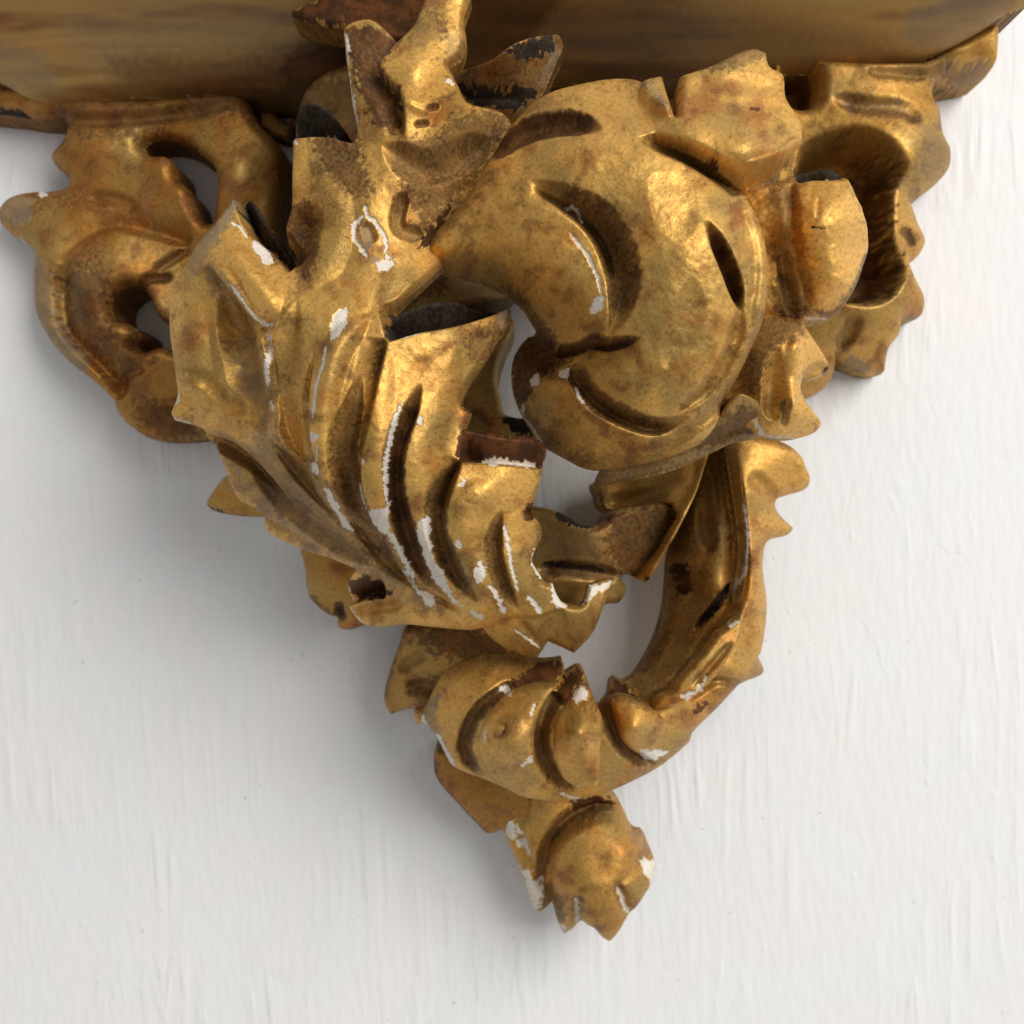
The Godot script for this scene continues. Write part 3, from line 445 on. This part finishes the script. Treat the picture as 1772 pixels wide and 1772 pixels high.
	carve(body, "lobe", {
		"label": "small two-pointed lobe under the bright rounded lobe",
		"step": 2.5,
		"out": "1290,540 1392,548! 1408,574 1425,600 1442,631 1439,645 1419,652 1396,656! 1392,666 1400,690 1416,712 1427,729 1422,743 1405,752 1377,758 1349,757 1318,752 1296,744 1258,738 1236,690 1270,620",
		"z": [[1300, 560, 80], [1390, 560, 78], [1290, 680, 78], [1350, 640, 84], [1375, 600, 84], [1430, 635, 68], [1395, 655, 74], [1350, 700, 82], [1380, 720, 82], [1420, 735, 70], [1330, 745, 76], [1380, 752, 70]],
		"thick": 10.0, "edge": [14.0, 5.0], "tone": GOLD, "wear": 0.24, "seed": 6000.0,
		"cuts": [["groove", "1345,600 1340,660 1338,730", 18, 4.0, 0.0, 0.3, 0.2], ["ridge", "1376,580 1374,640 1366,720", 14, 3.0], ["groove", "1440,640 1410,640 1394,660", 12, 3.0, 0.3], ["groove", "1362,690 1358,740", 6, 2.0, 0.4]],
		"stains_and_shading": [["area", "b", "1290,560 1392,552 1385,585 1345,600 1320,650 1300,690 1280,670", 10, 0.8], ["area", "g", "1370,580 1400,570 1435,630 1385,650 1400,740 1350,745 1370,660", 10, 0.7], ["line", "u", "1396,662 1402,684 1412,700", 6, 1], ["line", "w", "1312,690 1306,712 1312,736 1326,752", 4, 1], ["line", "w", "1305,712 1322,750 1380,758", 2.5, 1], ["line", "d", "1430,645 1442,632", 6, 1], ["line", "u", "1428,640 1438,634", 3, 1], ["line", "b", "1358,690 1356,735", 4, 0.8]],
	})


func at(u: float, v: float, mm: float) -> Vector3:
	var z := mm * 0.001
	var s := (DIST - z) / DIST * FRAME / PIX
	return Vector3((u - PIX / 2.0) * s, EYE_Y - (v - PIX / 2.0) * s, z)


# "x,y x,y! ..." -> smooth polyline; ! marks a sharp corner
func curve(text: String, closed: bool, per := 5) -> PackedVector2Array:
	var pts: Array[Vector2] = []
	for w in text.split(" ", false):
		var sharp := w.ends_with("!")
		var xy := w.trim_suffix("!").split(",")
		var p := Vector2(float(xy[0]), float(xy[1]))
		pts.append(p)
		if sharp:
			pts.append(p)
	var out := PackedVector2Array()
	var n := pts.size()
	var segs := n if closed else n - 1
	for i in segs:
		var p1 := pts[i]
		var p2 := pts[(i + 1) % n]
		if p1 == p2:
			continue
		var p0 := pts[posmod(i - 1, n)] if closed else pts[maxi(i - 1, 0)]
		var p3 := pts[(i + 2) % n] if closed else pts[mini(i + 2, n - 1)]
		if p0 == p1:
			p0 = p1 + (p1 - p2)
		if p3 == p2:
			p3 = p2 + (p2 - p1)
		var l1 := maxf(1.0, p1.distance_to(p2))
		var m1 := (p2 - p0) * (l1 / maxf(1.0, p0.distance_to(p1) + l1))
		var m2 := (p3 - p1) * (l1 / maxf(1.0, p3.distance_to(p2) + l1))
		for k in per:
			var t := float(k) / per
			var t2 := t * t
			var t3 := t2 * t
			out.append(p1 * (2 * t3 - 3 * t2 + 1) + m1 * (t3 - 2 * t2 + t) + p2 * (3 * t2 - 2 * t3) + m2 * (t3 - t2))
	if not closed:
		out.append(pts[n - 1])
	return out


# thin plate spline through [u, v, mm] points
func plate(points: Array) -> Array:
	var n := points.size()
	var m := n + 3
	var a: Array = []
	for i in m:
		var row := PackedFloat64Array()
		row.resize(m + 1)
		a.append(row)
	for i in n:
		var xi: float = points[i][0] / 500.0
		var yi: float = points[i][1] / 500.0
		for j in n:
			var dx: float = xi - points[j][0] / 500.0
			var dy: float = yi - points[j][1] / 500.0
			var r2 := dx * dx + dy * dy
			a[i][j] = r2 * log(r2) if r2 > 1e-12 else 0.0
		a[i][i] += 0.0015
		a[i][n] = 1.0
		a[i][n + 1] = xi
		a[i][n + 2] = yi
		a[n][i] = 1.0
		a[n + 1][i] = xi
		a[n + 2][i] = yi
		a[i][m] = float(points[i][2])
	for c in m:
		var best := c
		for r in range(c + 1, m):
			if absf(a[r][c]) > absf(a[best][c]):
				best = r
		var tmp = a[c]
		a[c] = a[best]
		a[best] = tmp
		var pv: float = a[c][c]
		for r in range(c + 1, m):
			var f: float = a[r][c] / pv
			if f != 0.0:
				for k in range(c, m + 1):
					a[r][k] -= f * a[c][k]
	var w := PackedFloat64Array()
	w.resize(m)
	for c in range(m - 1, -1, -1):
		var s: float = a[c][m]
		for k in range(c + 1, m):
			s -= a[c][k] * w[k]
		w[c] = s / a[c][c]
	var xs := PackedFloat64Array()
	var ys := PackedFloat64Array()
	for p in points:
		xs.append(p[0] / 500.0)
		ys.append(p[1] / 500.0)
	return [xs, ys, w]


# distance, side and run along a path for the grid cells within reach of it; returns the cell window
func trace(path: PackedVector2Array, closed: bool, reach: float, reset := true) -> Rect2i:
	var lo := path[0]
	var hi := path[0]
	for p in path:
		lo = lo.min(p)
		hi = hi.max(p)
	var x0 := clampi(int(floor((lo.x - reach - gx0) / gs)), 0, gnx - 1)
	var x1 := clampi(int(ceil((hi.x + reach - gx0) / gs)), 0, gnx - 1)
	var y0 := clampi(int(floor((lo.y - reach - gy0) / gs)), 0, gny - 1)
	var y1 := clampi(int(ceil((hi.y + reach - gy0) / gs)), 0, gny - 1)
	if reset:
		for y in range(y0, y1 + 1):
			for x in range(x0, x1 + 1):
				fd[y * gnx + x] = reach
				fside[y * gnx + x] = 0.0
	var n := path.size()
	var segs := n if closed else n - 1
	var total := 0.0
	for i in segs:
		total += path[i].distance_to(path[(i + 1) % n])
	var run := 0.0
	for i in segs:
		var a := path[i]
		var b := path[(i + 1) % n]
		var dx := b.x - a.x
		var dy := b.y - a.y
		var l2 := dx * dx + dy * dy
		if l2 < 1e-9:
			continue
		var ln := sqrt(l2)
		var cx0 := maxi(x0, int(floor((minf(a.x, b.x) - reach - gx0) / gs)))
		var cx1 := mini(x1, int(ceil((maxf(a.x, b.x) + reach - gx0) / gs)))
		var cy0 := maxi(y0, int(floor((minf(a.y, b.y) - reach - gy0) / gs)))
		var cy1 := mini(y1, int(ceil((maxf(a.y, b.y) + reach - gy0) / gs)))
		for y in range(cy0, cy1 + 1):
			var py := gy0 + y * gs - a.y
			var row := y * gnx
			for x in range(cx0, cx1 + 1):
				var px := gx0 + x * gs - a.x
				var t := clampf((px * dx + py * dy) / l2, 0.0, 1.0)
				var ex := px - t * dx
				var ey := py - t * dy
				var d := sqrt(ex * ex + ey * ey)
				var at_ := row + x
				if d < fd[at_]:
					fd[at_] = d
					fside[at_] = dx * py - dy * px
					ft[at_] = (run + t * ln) / total
					fpx[at_] = a.x + t * dx
					fpy[at_] = a.y + t * dy
		run += ln
	return Rect2i(x0, y0, x1 - x0 + 1, y1 - y0 + 1)


func fill(polys: Array) -> PackedByteArray:
	var mask := PackedByteArray()
	mask.resize(gnx * gny)
	for y in gny:
		var vy := gy0 + y * gs + 0.013
		var xs: Array[float] = []
		for poly in polys:
			var n: int = poly.size()
			for i in n:
				var a: Vector2 = poly[i]
				var b: Vector2 = poly[(i + 1) % n]
				if (a.y <= vy) != (b.y <= vy):
					xs.append(a.x + (vy - a.y) / (b.y - a.y) * (b.x - a.x))
		xs.sort()
		var k := 0
		while k + 1 < xs.size():
			var c0 := maxi(0, int(ceil((xs[k] - gx0) / gs)))
			var c1 := mini(gnx - 1, int(floor((xs[k + 1] - gx0) / gs)))
			for x in range(c0, c1 + 1):
				mask[y * gnx + x] = 1
			k += 2
	return mask


func ends(t: float, a: float, b: float) -> float:
	var f := 1.0
	if a > 0.0:
		f = minf(f, t / a)
	if b > 0.0:
		f = minf(f, (1.0 - t) / b)
	f = clampf(f, 0.0, 1.0)
	return f * (2.0 - f)


func cut(f: Array) -> void:
	var how: String = f[0]
	if how == "groove" or how == "ridge":
		# [groove, path, half width, depth mm, patina 0..1, taper start, taper end]
		var path := curve(f[1], false, 16)
		var w: float = f[2]
		var win := trace(path, false, w * 1.5)
		var pat: float = f[4] if f.size() > 4 else 0.0
		var ta: float = f[5] if f.size() > 5 else 0.2
		var tb: float = f[6] if f.size() > 6 else 0.2
		var sgn := -1.0 if how == "groove" else 1.0
		var pl: PackedFloat32Array = layer["b"]
		for y in range(win.position.y, win.end.y):
			for x in range(win.position.x, win.end.x):
				var c := y * gnx + x
				var d := fd[c]
				if d < w * 1.5:
					var e := ends(ft[c], ta, tb)
					var ww := w * (0.12 + 0.88 * e)
					var wide := ww * (1.2 if fside[c] > 0.0 else 1.0)
					if d < wide:
						var q := d / wide
						zz[c] += sgn * f[3] * 0.8 * e * (1.0 - q * q) * (1.0 - 0.4 * q * q)
					if pat > 0.0:
						var nz := noise_mid.get_noise_2d((gx0 + x * gs) * 2.2, (gy0 + y * gs) * 2.2)
						var k := (ww * (1.05 + 0.30 * nz) - d) / 4.0 + 0.5
						if k > 0.0:
							pl[c] = maxf(pl[c], minf(1.0, k) * pat * minf(1.0, e * 1.4))
		layer["b"] = pl
	elif how == "step":
		# [step, path, fall off, height mm, taper a, taper b]: the right-hand side of the path lies lower
		var path2 := curve(f[1], false, 16)
		var w2: float = f[2]
		var win2 := trace(path2, false, w2)
		var a2: float = f[4] if f.size() > 4 else 0.15
		var b2: float = f[5] if f.size() > 5 else 0.15
		for y in range(win2.position.y, win2.end.y):
			for x in range(win2.position.x, win2.end.x):
				var c := y * gnx + x
				var sdist := fd[c] if fside[c] > 0.0 else -fd[c]
				var ramp := (1.6 if gs < 2.6 else 3.0) * gs
				if fd[c] < w2 and sdist > -ramp:
					var q := maxf(0.0, sdist) / w2
					var on := smoothstep(-ramp, ramp, sdist)
					zz[c] -= f[3] * ends(ft[c], a2, b2) * (1.0 - q) * (1.0 - q * 0.4) * on
	elif how == "pit" or how == "swell":
		# [pit, polygon, edge width, depth mm]
		var poly := curve(f[1], true, 16)
		var w3: float = f[2]
		var mask := fill([poly])
		var win3 := trace(poly, true, w3)
		var sg := -1.0 if how == "pit" else 1.0
		for y in range(win3.position.y, win3.end.y):
			for x in range(win3.position.x, win3.end.x):
				var c := y * gnx + x
				if mask[c]:
					var q := minf(1.0, fd[c] / w3)
					zz[c] += sg * f[3] * (q * q * (3.0 - 2.0 * q) if how == "pit" else sqrt(q * (2.0 - q)))


func stain_or_shade(f: Array) -> void:
	# [line, kind, path, half width, strength] or [area, kind, polygon, ragged px, strength]
	var kind: String = f[1]
	var l: PackedFloat32Array = layer[kind]
	var w: float = f[3]
	var strength: float = f[4] if f.size() > 4 else 1.0
	if f[0] == "line":
		var path := curve(f[2], false)
		if kind == "w":
			w = w * 0.72 + 0.3
		var win := trace(path, false, w * 2.0 + 4.0)
		for y in range(win.position.y, win.end.y):
			for x in range(win.position.x, win.end.x):
				var c := y * gnx + x
				if fd[c] < w * 2.0 + 4.0:
					var nz := noise_mid.get_noise_2d((gx0 + x * gs) * 4.0 + 77.0, (gy0 + y * gs) * 4.0)
					var nn := noise_fine.get_noise_2d((gx0 + x * gs) * 0.9, (gy0 + y * gs) * 0.9)
					var k := (w * ends(ft[c], 0.15, 0.15) * (0.98 + 1.0 * nz + 0.35 * nn) - fd[c]) / 2.5 + 0.5
					if k > 0.0:
						l[c] = maxf(l[c], minf(1.0, k) * strength)
	else:
		var poly := curve(f[2], true)
		var mask := fill([poly])
		var reach := w * 2.2 + 6.0
		var win2 := trace(poly, true, reach)
		for y in range(win2.position.y, win2.end.y):
			for x in range(win2.position.x, win2.end.x):
				var c := y * gnx + x
				var sd := fd[c] if mask[c] else -fd[c]
				var nz := noise_mid.get_noise_2d((gx0 + x * gs) * 2.5 + 31.0, (gy0 + y * gs) * 2.5)
				var nn := noise_fine.get_noise_2d((gx0 + x * gs) * 0.9, (gy0 + y * gs) * 0.9)
				var k := (sd + w * (1.5 * nz + (0.1 if f.size() > 5 else 0.7) * nn)) / (float(f[5]) if f.size() > 5 else maxf(3.0, w * 0.8)) + 0.5
				if k > 0.0:
					l[c] = maxf(l[c], minf(1.0, k) * strength)
	layer[kind] = l


# wears the tool marks down a little
func soften(sd: PackedFloat32Array) -> void:
	var src := zz.duplicate()
	for y in range(1, gny - 1):
		for x in range(1, gnx - 1):
			var c := y * gnx + x
			if sd[c] < -1.5 * gs or sd[c - 1] < -2.0 * gs or sd[c + 1] < -2.0 * gs or sd[c - gnx] < -2.0 * gs or sd[c + gnx] < -2.0 * gs:
				continue
			zz[c] = src[c] * 0.4 + (src[c - 1] + src[c + 1] + src[c - gnx] + src[c + gnx]) * 0.15


# Cuts one piece. s: out, holes, z, thick or to, step, edge [px, mm], cuts, stains, tone, wear, side
func carve(parent: Node, called: String, s: Dictionary) -> MeshInstance3D:
	gs = s.get("step", 3.0)
	var polys: Array = [curve(s.out, true)]
	for h in s.get("holes", []):
		polys.append(curve(h, true))
	var lo: Vector2 = polys[0][0]
	var hi: Vector2 = lo
	for p in polys[0]:
		lo = lo.min(p)
		hi = hi.max(p)
	gx0 = floor(lo.x) - 3.0 * gs
	gy0 = floor(lo.y) - 3.0 * gs
	gnx = int(ceil((hi.x - gx0) / gs)) + 4
	gny = int(ceil((hi.y - gy0) / gs)) + 4
	var n := gnx * gny
	fd.resize(n)
	fside.resize(n)
	ft.resize(n)
	fpx.resize(n)
	fpy.resize(n)
	zz.resize(n)
	var inside := fill(polys)
	var edge: Array = s.get("edge", [12.0, 2.0])
	var reach := maxf(edge[0], 4.0 * gs) + 2.0 * gs
	fd.fill(reach)
	for p in polys:
		trace(p, true, reach, false)
	var sd := fd.duplicate()
	for i in n:
		if not inside[i]:
			sd[i] = -sd[i]
	var nearx := fpx.duplicate()
	var neary := fpy.duplicate()
	# base depth
	var tp := plate(s.z)
	var xs: PackedFloat64Array = tp[0]
	var ys: PackedFloat64Array = tp[1]
	var w: PackedFloat64Array = tp[2]
	var np := xs.size()
	var zb := PackedFloat32Array()
	zb.resize(n)
	for y in gny:
		for x in gnx:
			var c := y * gnx + x
			if sd[c] < -2.5 * gs:
				continue
			var ux := (gx0 + x * gs) / 500.0
			var uy := (gy0 + y * gs) / 500.0
			var z := w[np] + w[np + 1] * ux + w[np + 2] * uy
			for k in np:
				var dx := ux - xs[k]
				var dy := uy - ys[k]
				var r2 := dx * dx + dy * dy + 1e-12
				z += w[k] * r2 * log(r2)
			zb[c] = z
	zz = zb.duplicate()
	for k in ["b", "w", "k", "d", "r", "g", "u", "o"]:
		var e := PackedFloat32Array()
		e.resize(n)
		layer[k] = e
	for f in s.get("cuts", []):
		cut(f)
	for turn in s.get("soften", 2):
		soften(sd)
	for f in s.get("stains_and_shading", []):
		stain_or_shade(f)
	# lost leaf and gesso leave shallow steps
	var chips: PackedFloat32Array = layer["w"]
	for i in n:
		if chips[i] > 0.45:
			zz[i] -= 0.3
	# rounded edges and the uneven hand of the carver
	var er: float = edge[0]
	var ed: float = edge[1]
	var wob: float = s.get("wobble", 0.5)
	for y in gny:
		for x in gnx:
			var c := y * gnx + x
			if sd[c] < -2.5 * gs:
				continue
			var q := clampf(sd[c] / er, 0.0, 1.0)
			var r := 1.0 - q
			zz[c] -= ed * (1.0 - sqrt(maxf(0.0, 1.0 - r * r)))
			var ux := gx0 + x * gs
			var uy := gy0 + y * gs
			zz[c] += wob * (noise_mid.get_noise_2d(ux * 0.5, uy * 0.5) * 0.75 + noise_fine.get_noise_2d(ux * 0.5, uy * 0.5) * 0.10)
	# which squares belong to the piece
	var quad := PackedByteArray()
	quad.resize(n)
	for y in range(1, gny - 2):
		for x in range(1, gnx - 2):
			var c := y * gnx + x
			if inside[c] or inside[c + 1] or inside[c + gnx] or inside[c + gnx + 1]:
				quad[c] = 1
	# points
	var pos := PackedVector3Array()
	var bpos := PackedVector3Array()
	pos.resize(n)
	bpos.resize(n)
	var thick: float = s.get("thick", 10.0)
	var to: float = s.get("to", -1.0)
	var shrink: float = s.get("shrink", 0.0)
	for y in gny:
		for x in gnx:
			var c := y * gnx + x
			if sd[c] < -2.4 * gs:
				continue
			var u := gx0 + x * gs
			var v := gy0 + y * gs
			if not inside[c] and fd[c] >= 0.0:
				u = nearx[c]
				v = neary[c]
			var p := at(u, v, zb[c])
			var back := to if to >= 0.0 else maxf(1.0, zb[c] - thick)
			bpos[c] = Vector3(p.x, p.y, minf(back, zz[c] - 0.6) * 0.001)
			p.z = zz[c] * 0.001
			pos[c] = p
	# normals
	var nor := PackedVector3Array()
	nor.resize(n)
	for y in range(1, gny - 1):
		for x in range(1, gnx - 1):
			var c := y * gnx + x
			if sd[c] < -1.6 * gs:
				continue
			var l := c - 1 if sd[c - 1] > -1.5 * gs else c
			var r := c + 1 if sd[c + 1] > -1.5 * gs else c
			var t := c - gnx if sd[c - gnx] > -1.5 * gs else c
			var b := c + gnx if sd[c + gnx] > -1.5 * gs else c
			var nv := (pos[b] - pos[t]).cross(pos[r] - pos[l])
			nor[c] = nv.normalized() if nv.length_squared() > 1e-20 else Vector3(0, 0, 1)
			if nor[c].z < 0.0:
				nor[c] = Vector3(0, 0, 1)
	# colours and what each point is made of: 0 leaf, 1 patina, 2 matte
	var col := PackedColorArray()
	col.resize(n)
	var cls := PackedByteArray()
	cls.resize(n)
	var tone: Vector3 = s.get("tone", GOLD)
	var wear: float = s.get("wear", 0.35)
	var lb: PackedFloat32Array = layer["b"]
	var lw: PackedFloat32Array = layer["w"]
	var lk: PackedFloat32Array = layer["k"]
	var ldl: PackedFloat32Array = layer["d"]
	var lr: PackedFloat32Array = layer["r"]
	var lg: PackedFloat32Array = layer["g"]
	var lu: PackedFloat32Array = layer["u"]
	var lo2: PackedFloat32Array = layer["o"]
	var seed_off: float = s.get("seed", 0.0)
	var along: float = s.get("streak", 1.0)
	var grain: float = s.get("grain", 1.0)
	var use: Array = mats_smooth if s.get("smooth", false) else mats
	for y in gny:
		for x in gnx:
			var c := y * gnx + x
			if sd[c] < -2.4 * gs:
				continue
			var u := (gx0 + x * gs + seed_off) * along
			var v := gy0 + y * gs + seed_off * 0.7
			var nb := noise_big.get_noise_2d(u, v)
			var nm := noise_mid.get_noise_2d(u, v)
			var nf := noise_fine.get_noise_2d(u, v) * grain
			var k := tone.lerp(OLIVE, clampf(0.26 + nb * 1.5 + nm * 0.25 + lo2[c], 0.0, 0.9))
			k = k.lerp(COPPER, clampf(noise_big.get_noise_2d(u * 1.6 + 900.0, v * 1.6) * 1.3 + nm * 0.35 - 0.2 + lr[c], 0.0, 0.85))
			k = k.lerp(tone * 1.12, clampf(lg[c], 0.0, 1.0))  # brighter gold; some g areas are painted highlights
			# worn patches: thin leaf over dark ground
			var rub := clampf((nm * 0.7 + noise_big.get_noise_2d(u * 2.2, v * 2.2 + 400.0) * 1.3 + nf * 0.45 - 0.62 + wear - lg[c] * 0.4) * 1.4, 0.0, 1.0)
			k = k.lerp(BROWN * 1.5, rub * 0.8)
			k *= 1.0 + 0.14 * nf
			var kind := 0
			if rub > 0.8:
				kind = 1
			var dl := ldl[c] + nf * 0.25 * signf(ldl[c])
			if ldl[c] > 0.0:
				k = k.lerp(TAN.lerp(GREY, clampf(0.5 + nm * 1.2, 0.0, 1.0)), clampf(dl, 0.0, 0.95))
				if dl > 0.8:
					kind = 1
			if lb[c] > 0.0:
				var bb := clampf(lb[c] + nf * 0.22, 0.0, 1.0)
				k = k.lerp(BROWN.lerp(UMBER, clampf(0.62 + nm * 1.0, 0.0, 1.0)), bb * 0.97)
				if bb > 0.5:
					kind = 1
			if lu[c] > 0.5:
				k = UMBER.lerp(BROWN, clampf(0.3 + 1.2 * nm + 0.6 * nf, 0.0, 0.8))
				kind = 1
			if s.has("smooth"):
				kind = 0
			if lk[c] > 0.45:
				k = BLACKWOOD * (1.25 + 0.9 * nf + 0.8 * nm)
				kind = 2
			if lw[c] > 0.45:
				k = GESSO.lerp(Vector3(0.60, 0.48, 0.37), clampf(nf * 0.8 + nm * 0.8 - 0.08, 0.0, 0.7))
				kind = 2
			col[c] = Color(maxf(k.x, 0.004), maxf(k.y, 0.003), maxf(k.z, 0.002))
			cls[c] = kind
	# triangles
	var idx: Array = [PackedInt32Array(), PackedInt32Array(), PackedInt32Array()]
	for y in range(1, gny - 2):
		for x in range(1, gnx - 2):
			var c := y * gnx + x
			if quad[c]:
				var t0 := c
				var t1 := c + 1
				var t2 := c + gnx
				var t3 := c + gnx + 1
				var which: PackedInt32Array = idx[cls[t0]]
				if (x + y) % 2 == 0:
					which.append_array([t0, t1, t3, t0, t3, t2])
				else:
					which.append_array([t0, t1, t2, t1, t3, t2])
				idx[cls[t0]] = which
	var mesh := ArrayMesh.new()
	for m in 3:
		var tri: PackedInt32Array = idx[m]
		if tri.is_empty():
			continue
		var map := PackedInt32Array()
		map.resize(n)
		map.fill(-1)
		var vp := PackedVector3Array()
		var vn := PackedVector3Array()
		var vc := PackedColorArray()
		for i in tri.size():
			var c := tri[i]
			if map[c] < 0:
				map[c] = vp.size()
				vp.append(pos[c])
				vn.append(nor[c])
				vc.append(col[c])
			tri[i] = map[c]
		add_surface(mesh, vp, vn, vc, tri, use[m])
	# sides and back
	var vp2 := PackedVector3Array()
	var vn2 := PackedVector3Array()
	var vc2 := PackedColorArray()
	var ti2 := PackedInt32Array()
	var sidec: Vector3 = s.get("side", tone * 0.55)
	for y in range(1, gny - 2):
		for x in range(1, gnx - 2):
			var c := y * gnx + x
			if not quad[c]:
				continue
			var pairs: Array = []
			if not quad[c - gnx]:
				pairs.append([c, c + 1])
			if not quad[c + gnx]:
				pairs.append([c + gnx + 1, c + gnx])
			if not quad[c - 1]:
				pairs.append([c + gnx, c])
			if not quad[c + 1]:
				pairs.append([c + 1, c + gnx + 1])
			for pr in pairs:
				var a: int = pr[0]
				var b: int = pr[1]
				var dirv := pos[b] - pos[a]
				var sn := Vector3(0, 0, 1).cross(dirv)
				if sn.length_squared() < 1e-16:
					continue
				sn = sn.normalized()
				var base := vp2.size()
				for row in 4:
					var q := row / 3.0
					for e in [a, b]:
						var p: Vector3 = pos[e].lerp(bpos[e], q)
						vp2.append(p)
						vn2.append(sn)
						var nz := noise_mid.get_noise_3d(p.x * 9000.0, p.y * 9000.0, p.z * 9000.0)
						var nf := noise_fine.get_noise_3d(p.x * 6000.0, p.y * 6000.0, p.z * 6000.0)
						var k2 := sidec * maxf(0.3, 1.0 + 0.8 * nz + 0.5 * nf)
						vc2.append(Color(k2.x, k2.y, k2.z))
				for row in 3:
					var o := base + row * 2
					ti2.append_array([o, o + 2, o + 1, o + 1, o + 2, o + 3])
	var mapb := PackedInt32Array()
	mapb.resize(n)
	mapb.fill(-1)
	for y in range(1, gny - 2):
		for x in range(1, gnx - 2):
			var c := y * gnx + x
			if not quad[c]:
				continue
			var q: Array[int] = [c, c + 1, c + gnx, c + gnx + 1]
			for e in q:
				if mapb[e] < 0:
					mapb[e] = vp2.size()
					vp2.append(bpos[e])
					vn2.append(Vector3(0, 0, -1))
					vc2.append(Color(sidec.x, sidec.y, sidec.z))
			ti2.append_array([mapb[q[0]], mapb[q[3]], mapb[q[1]], mapb[q[0]], mapb[q[2]], mapb[q[3]]])
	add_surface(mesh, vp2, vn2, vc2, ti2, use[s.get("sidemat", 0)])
	var o := MeshInstance3D.new()
	o.name = called
	o.mesh = mesh
	parent.add_child(o, true)
	if s.has("label"):
		o.set_meta("label", s.label)
	return o


func add_surface(mesh: ArrayMesh, vp: PackedVector3Array, vn: PackedVector3Array, vc: PackedColorArray, ti: PackedInt32Array, m: Material) -> void:
	var uv := PackedVector2Array()
	uv.resize(vp.size())
	for i in vp.size():
		var p := vp[i]
		uv[i] = Vector2(p.x + 0.12 * p.z, p.y - EYE_Y + 0.1 * p.z) if absf(vn[i].z) > 0.05 else Vector2(p.x + p.y - EYE_Y, p.z)
	var a: Array = []
	a.resize(Mesh.ARRAY_MAX)
	a[Mesh.ARRAY_TEX_UV] = uv
	a[Mesh.ARRAY_VERTEX] = vp
	a[Mesh.ARRAY_NORMAL] = vn
	a[Mesh.ARRAY_COLOR] = vc
	a[Mesh.ARRAY_INDEX] = ti
	mesh.add_surface_from_arrays(Mesh.PRIMITIVE_TRIANGLES, a)
	mesh.surface_set_material(mesh.get_surface_count() - 1, m)


func noise_texture(freq: float, octaves: int, sd: int, lo: float, hi: float, normal := false, bump := 4.0) -> NoiseTexture2D:
	var f := FastNoiseLite.new()
	f.seed = sd
	f.noise_type = FastNoiseLite.TYPE_SIMPLEX_SMOOTH
	f.frequency = freq
	f.fractal_octaves = octaves
	var t := NoiseTexture2D.new()
	t.width = 512
	t.height = 512
	t.seamless = true
	t.noise = f
	t.as_normal_map = normal
	t.bump_strength = bump
	if not normal:
		var g := Gradient.new()
		g.set_color(0, Color(lo, lo, lo))
		g.set_color(1, Color(hi, hi, hi))
		t.color_ramp = g
	return t


func leaf_material(metal: float, rough_lo: float, rough_hi: float, bump: float, sd: int, spec := 0.5) -> StandardMaterial3D:
	var m := StandardMaterial3D.new()
	m.vertex_color_use_as_albedo = true
	if metal > 0.5:
		m.albedo_texture = speckle
	m.metallic = metal
	m.metallic_specular = spec
	m.roughness = 1.0
	m.roughness_texture = noise_texture(0.03, 4, sd + 1, rough_lo, rough_hi)
	m.roughness_texture_channel = BaseMaterial3D.TEXTURE_CHANNEL_RED
	m.heightmap_enabled = true
	m.heightmap_texture = noise_texture(0.11, 3, sd + 2, 0.0, 1.0)
	m.heightmap_scale = bump
	m.uv1_scale = Vector3(30, 30, 1)
	return m


func make_materials() -> void:
	speckle = noise_texture(0.03, 5, 81, 0.0, 1.0)
	speckle.width = 1024
	speckle.height = 1024
	var g := Gradient.new()
	g.offsets = PackedFloat32Array([0.0, 0.25, 0.42, 0.6, 1.0])
	g.colors = PackedColorArray([Color(0.76, 0.66, 0.57), Color(0.93, 0.89, 0.83), Color(0.98, 0.97, 0.94), Color(1, 0.99, 0.96), Color(1, 1, 1)])
	speckle.color_ramp = g
	noise_big.seed = 11
	noise_big.noise_type = FastNoiseLite.TYPE_SIMPLEX_SMOOTH
	noise_big.frequency = 0.006
	noise_big.fractal_octaves = 3
	noise_mid.seed = 23
	noise_mid.noise_type = FastNoiseLite.TYPE_SIMPLEX_SMOOTH
	noise_mid.frequency = 0.022
	noise_mid.fractal_octaves = 3
	noise_fine.seed = 37
	noise_fine.noise_type = FastNoiseLite.TYPE_SIMPLEX_SMOOTH
	noise_fine.frequency = 0.12
	noise_fine.fractal_octaves = 2
	mat_gold = leaf_material(0.80, 0.50, 0.68, 0.005, 51)
	mat_gold.resource_name = "worn gold leaf"
	mat_patina = leaf_material(0.22, 0.46, 0.70, 0.008, 61, 0.3)
	mat_patina.heightmap_enabled = false
	mat_patina.resource_name = "brown bole and patina"
	mat_matte = leaf_material(0.0, 0.80, 1.0, 0.012, 71, 0.3)
	mat_matte.resource_name = "gesso and bare wood"
	mats = [mat_gold, mat_patina, mat_matte]
	for m in mats:
		var q: StandardMaterial3D = m.duplicate()
		q.albedo_texture = null
		q.heightmap_enabled = false
		q.metallic = m.metallic * 0.75
		mats_smooth.append(q)
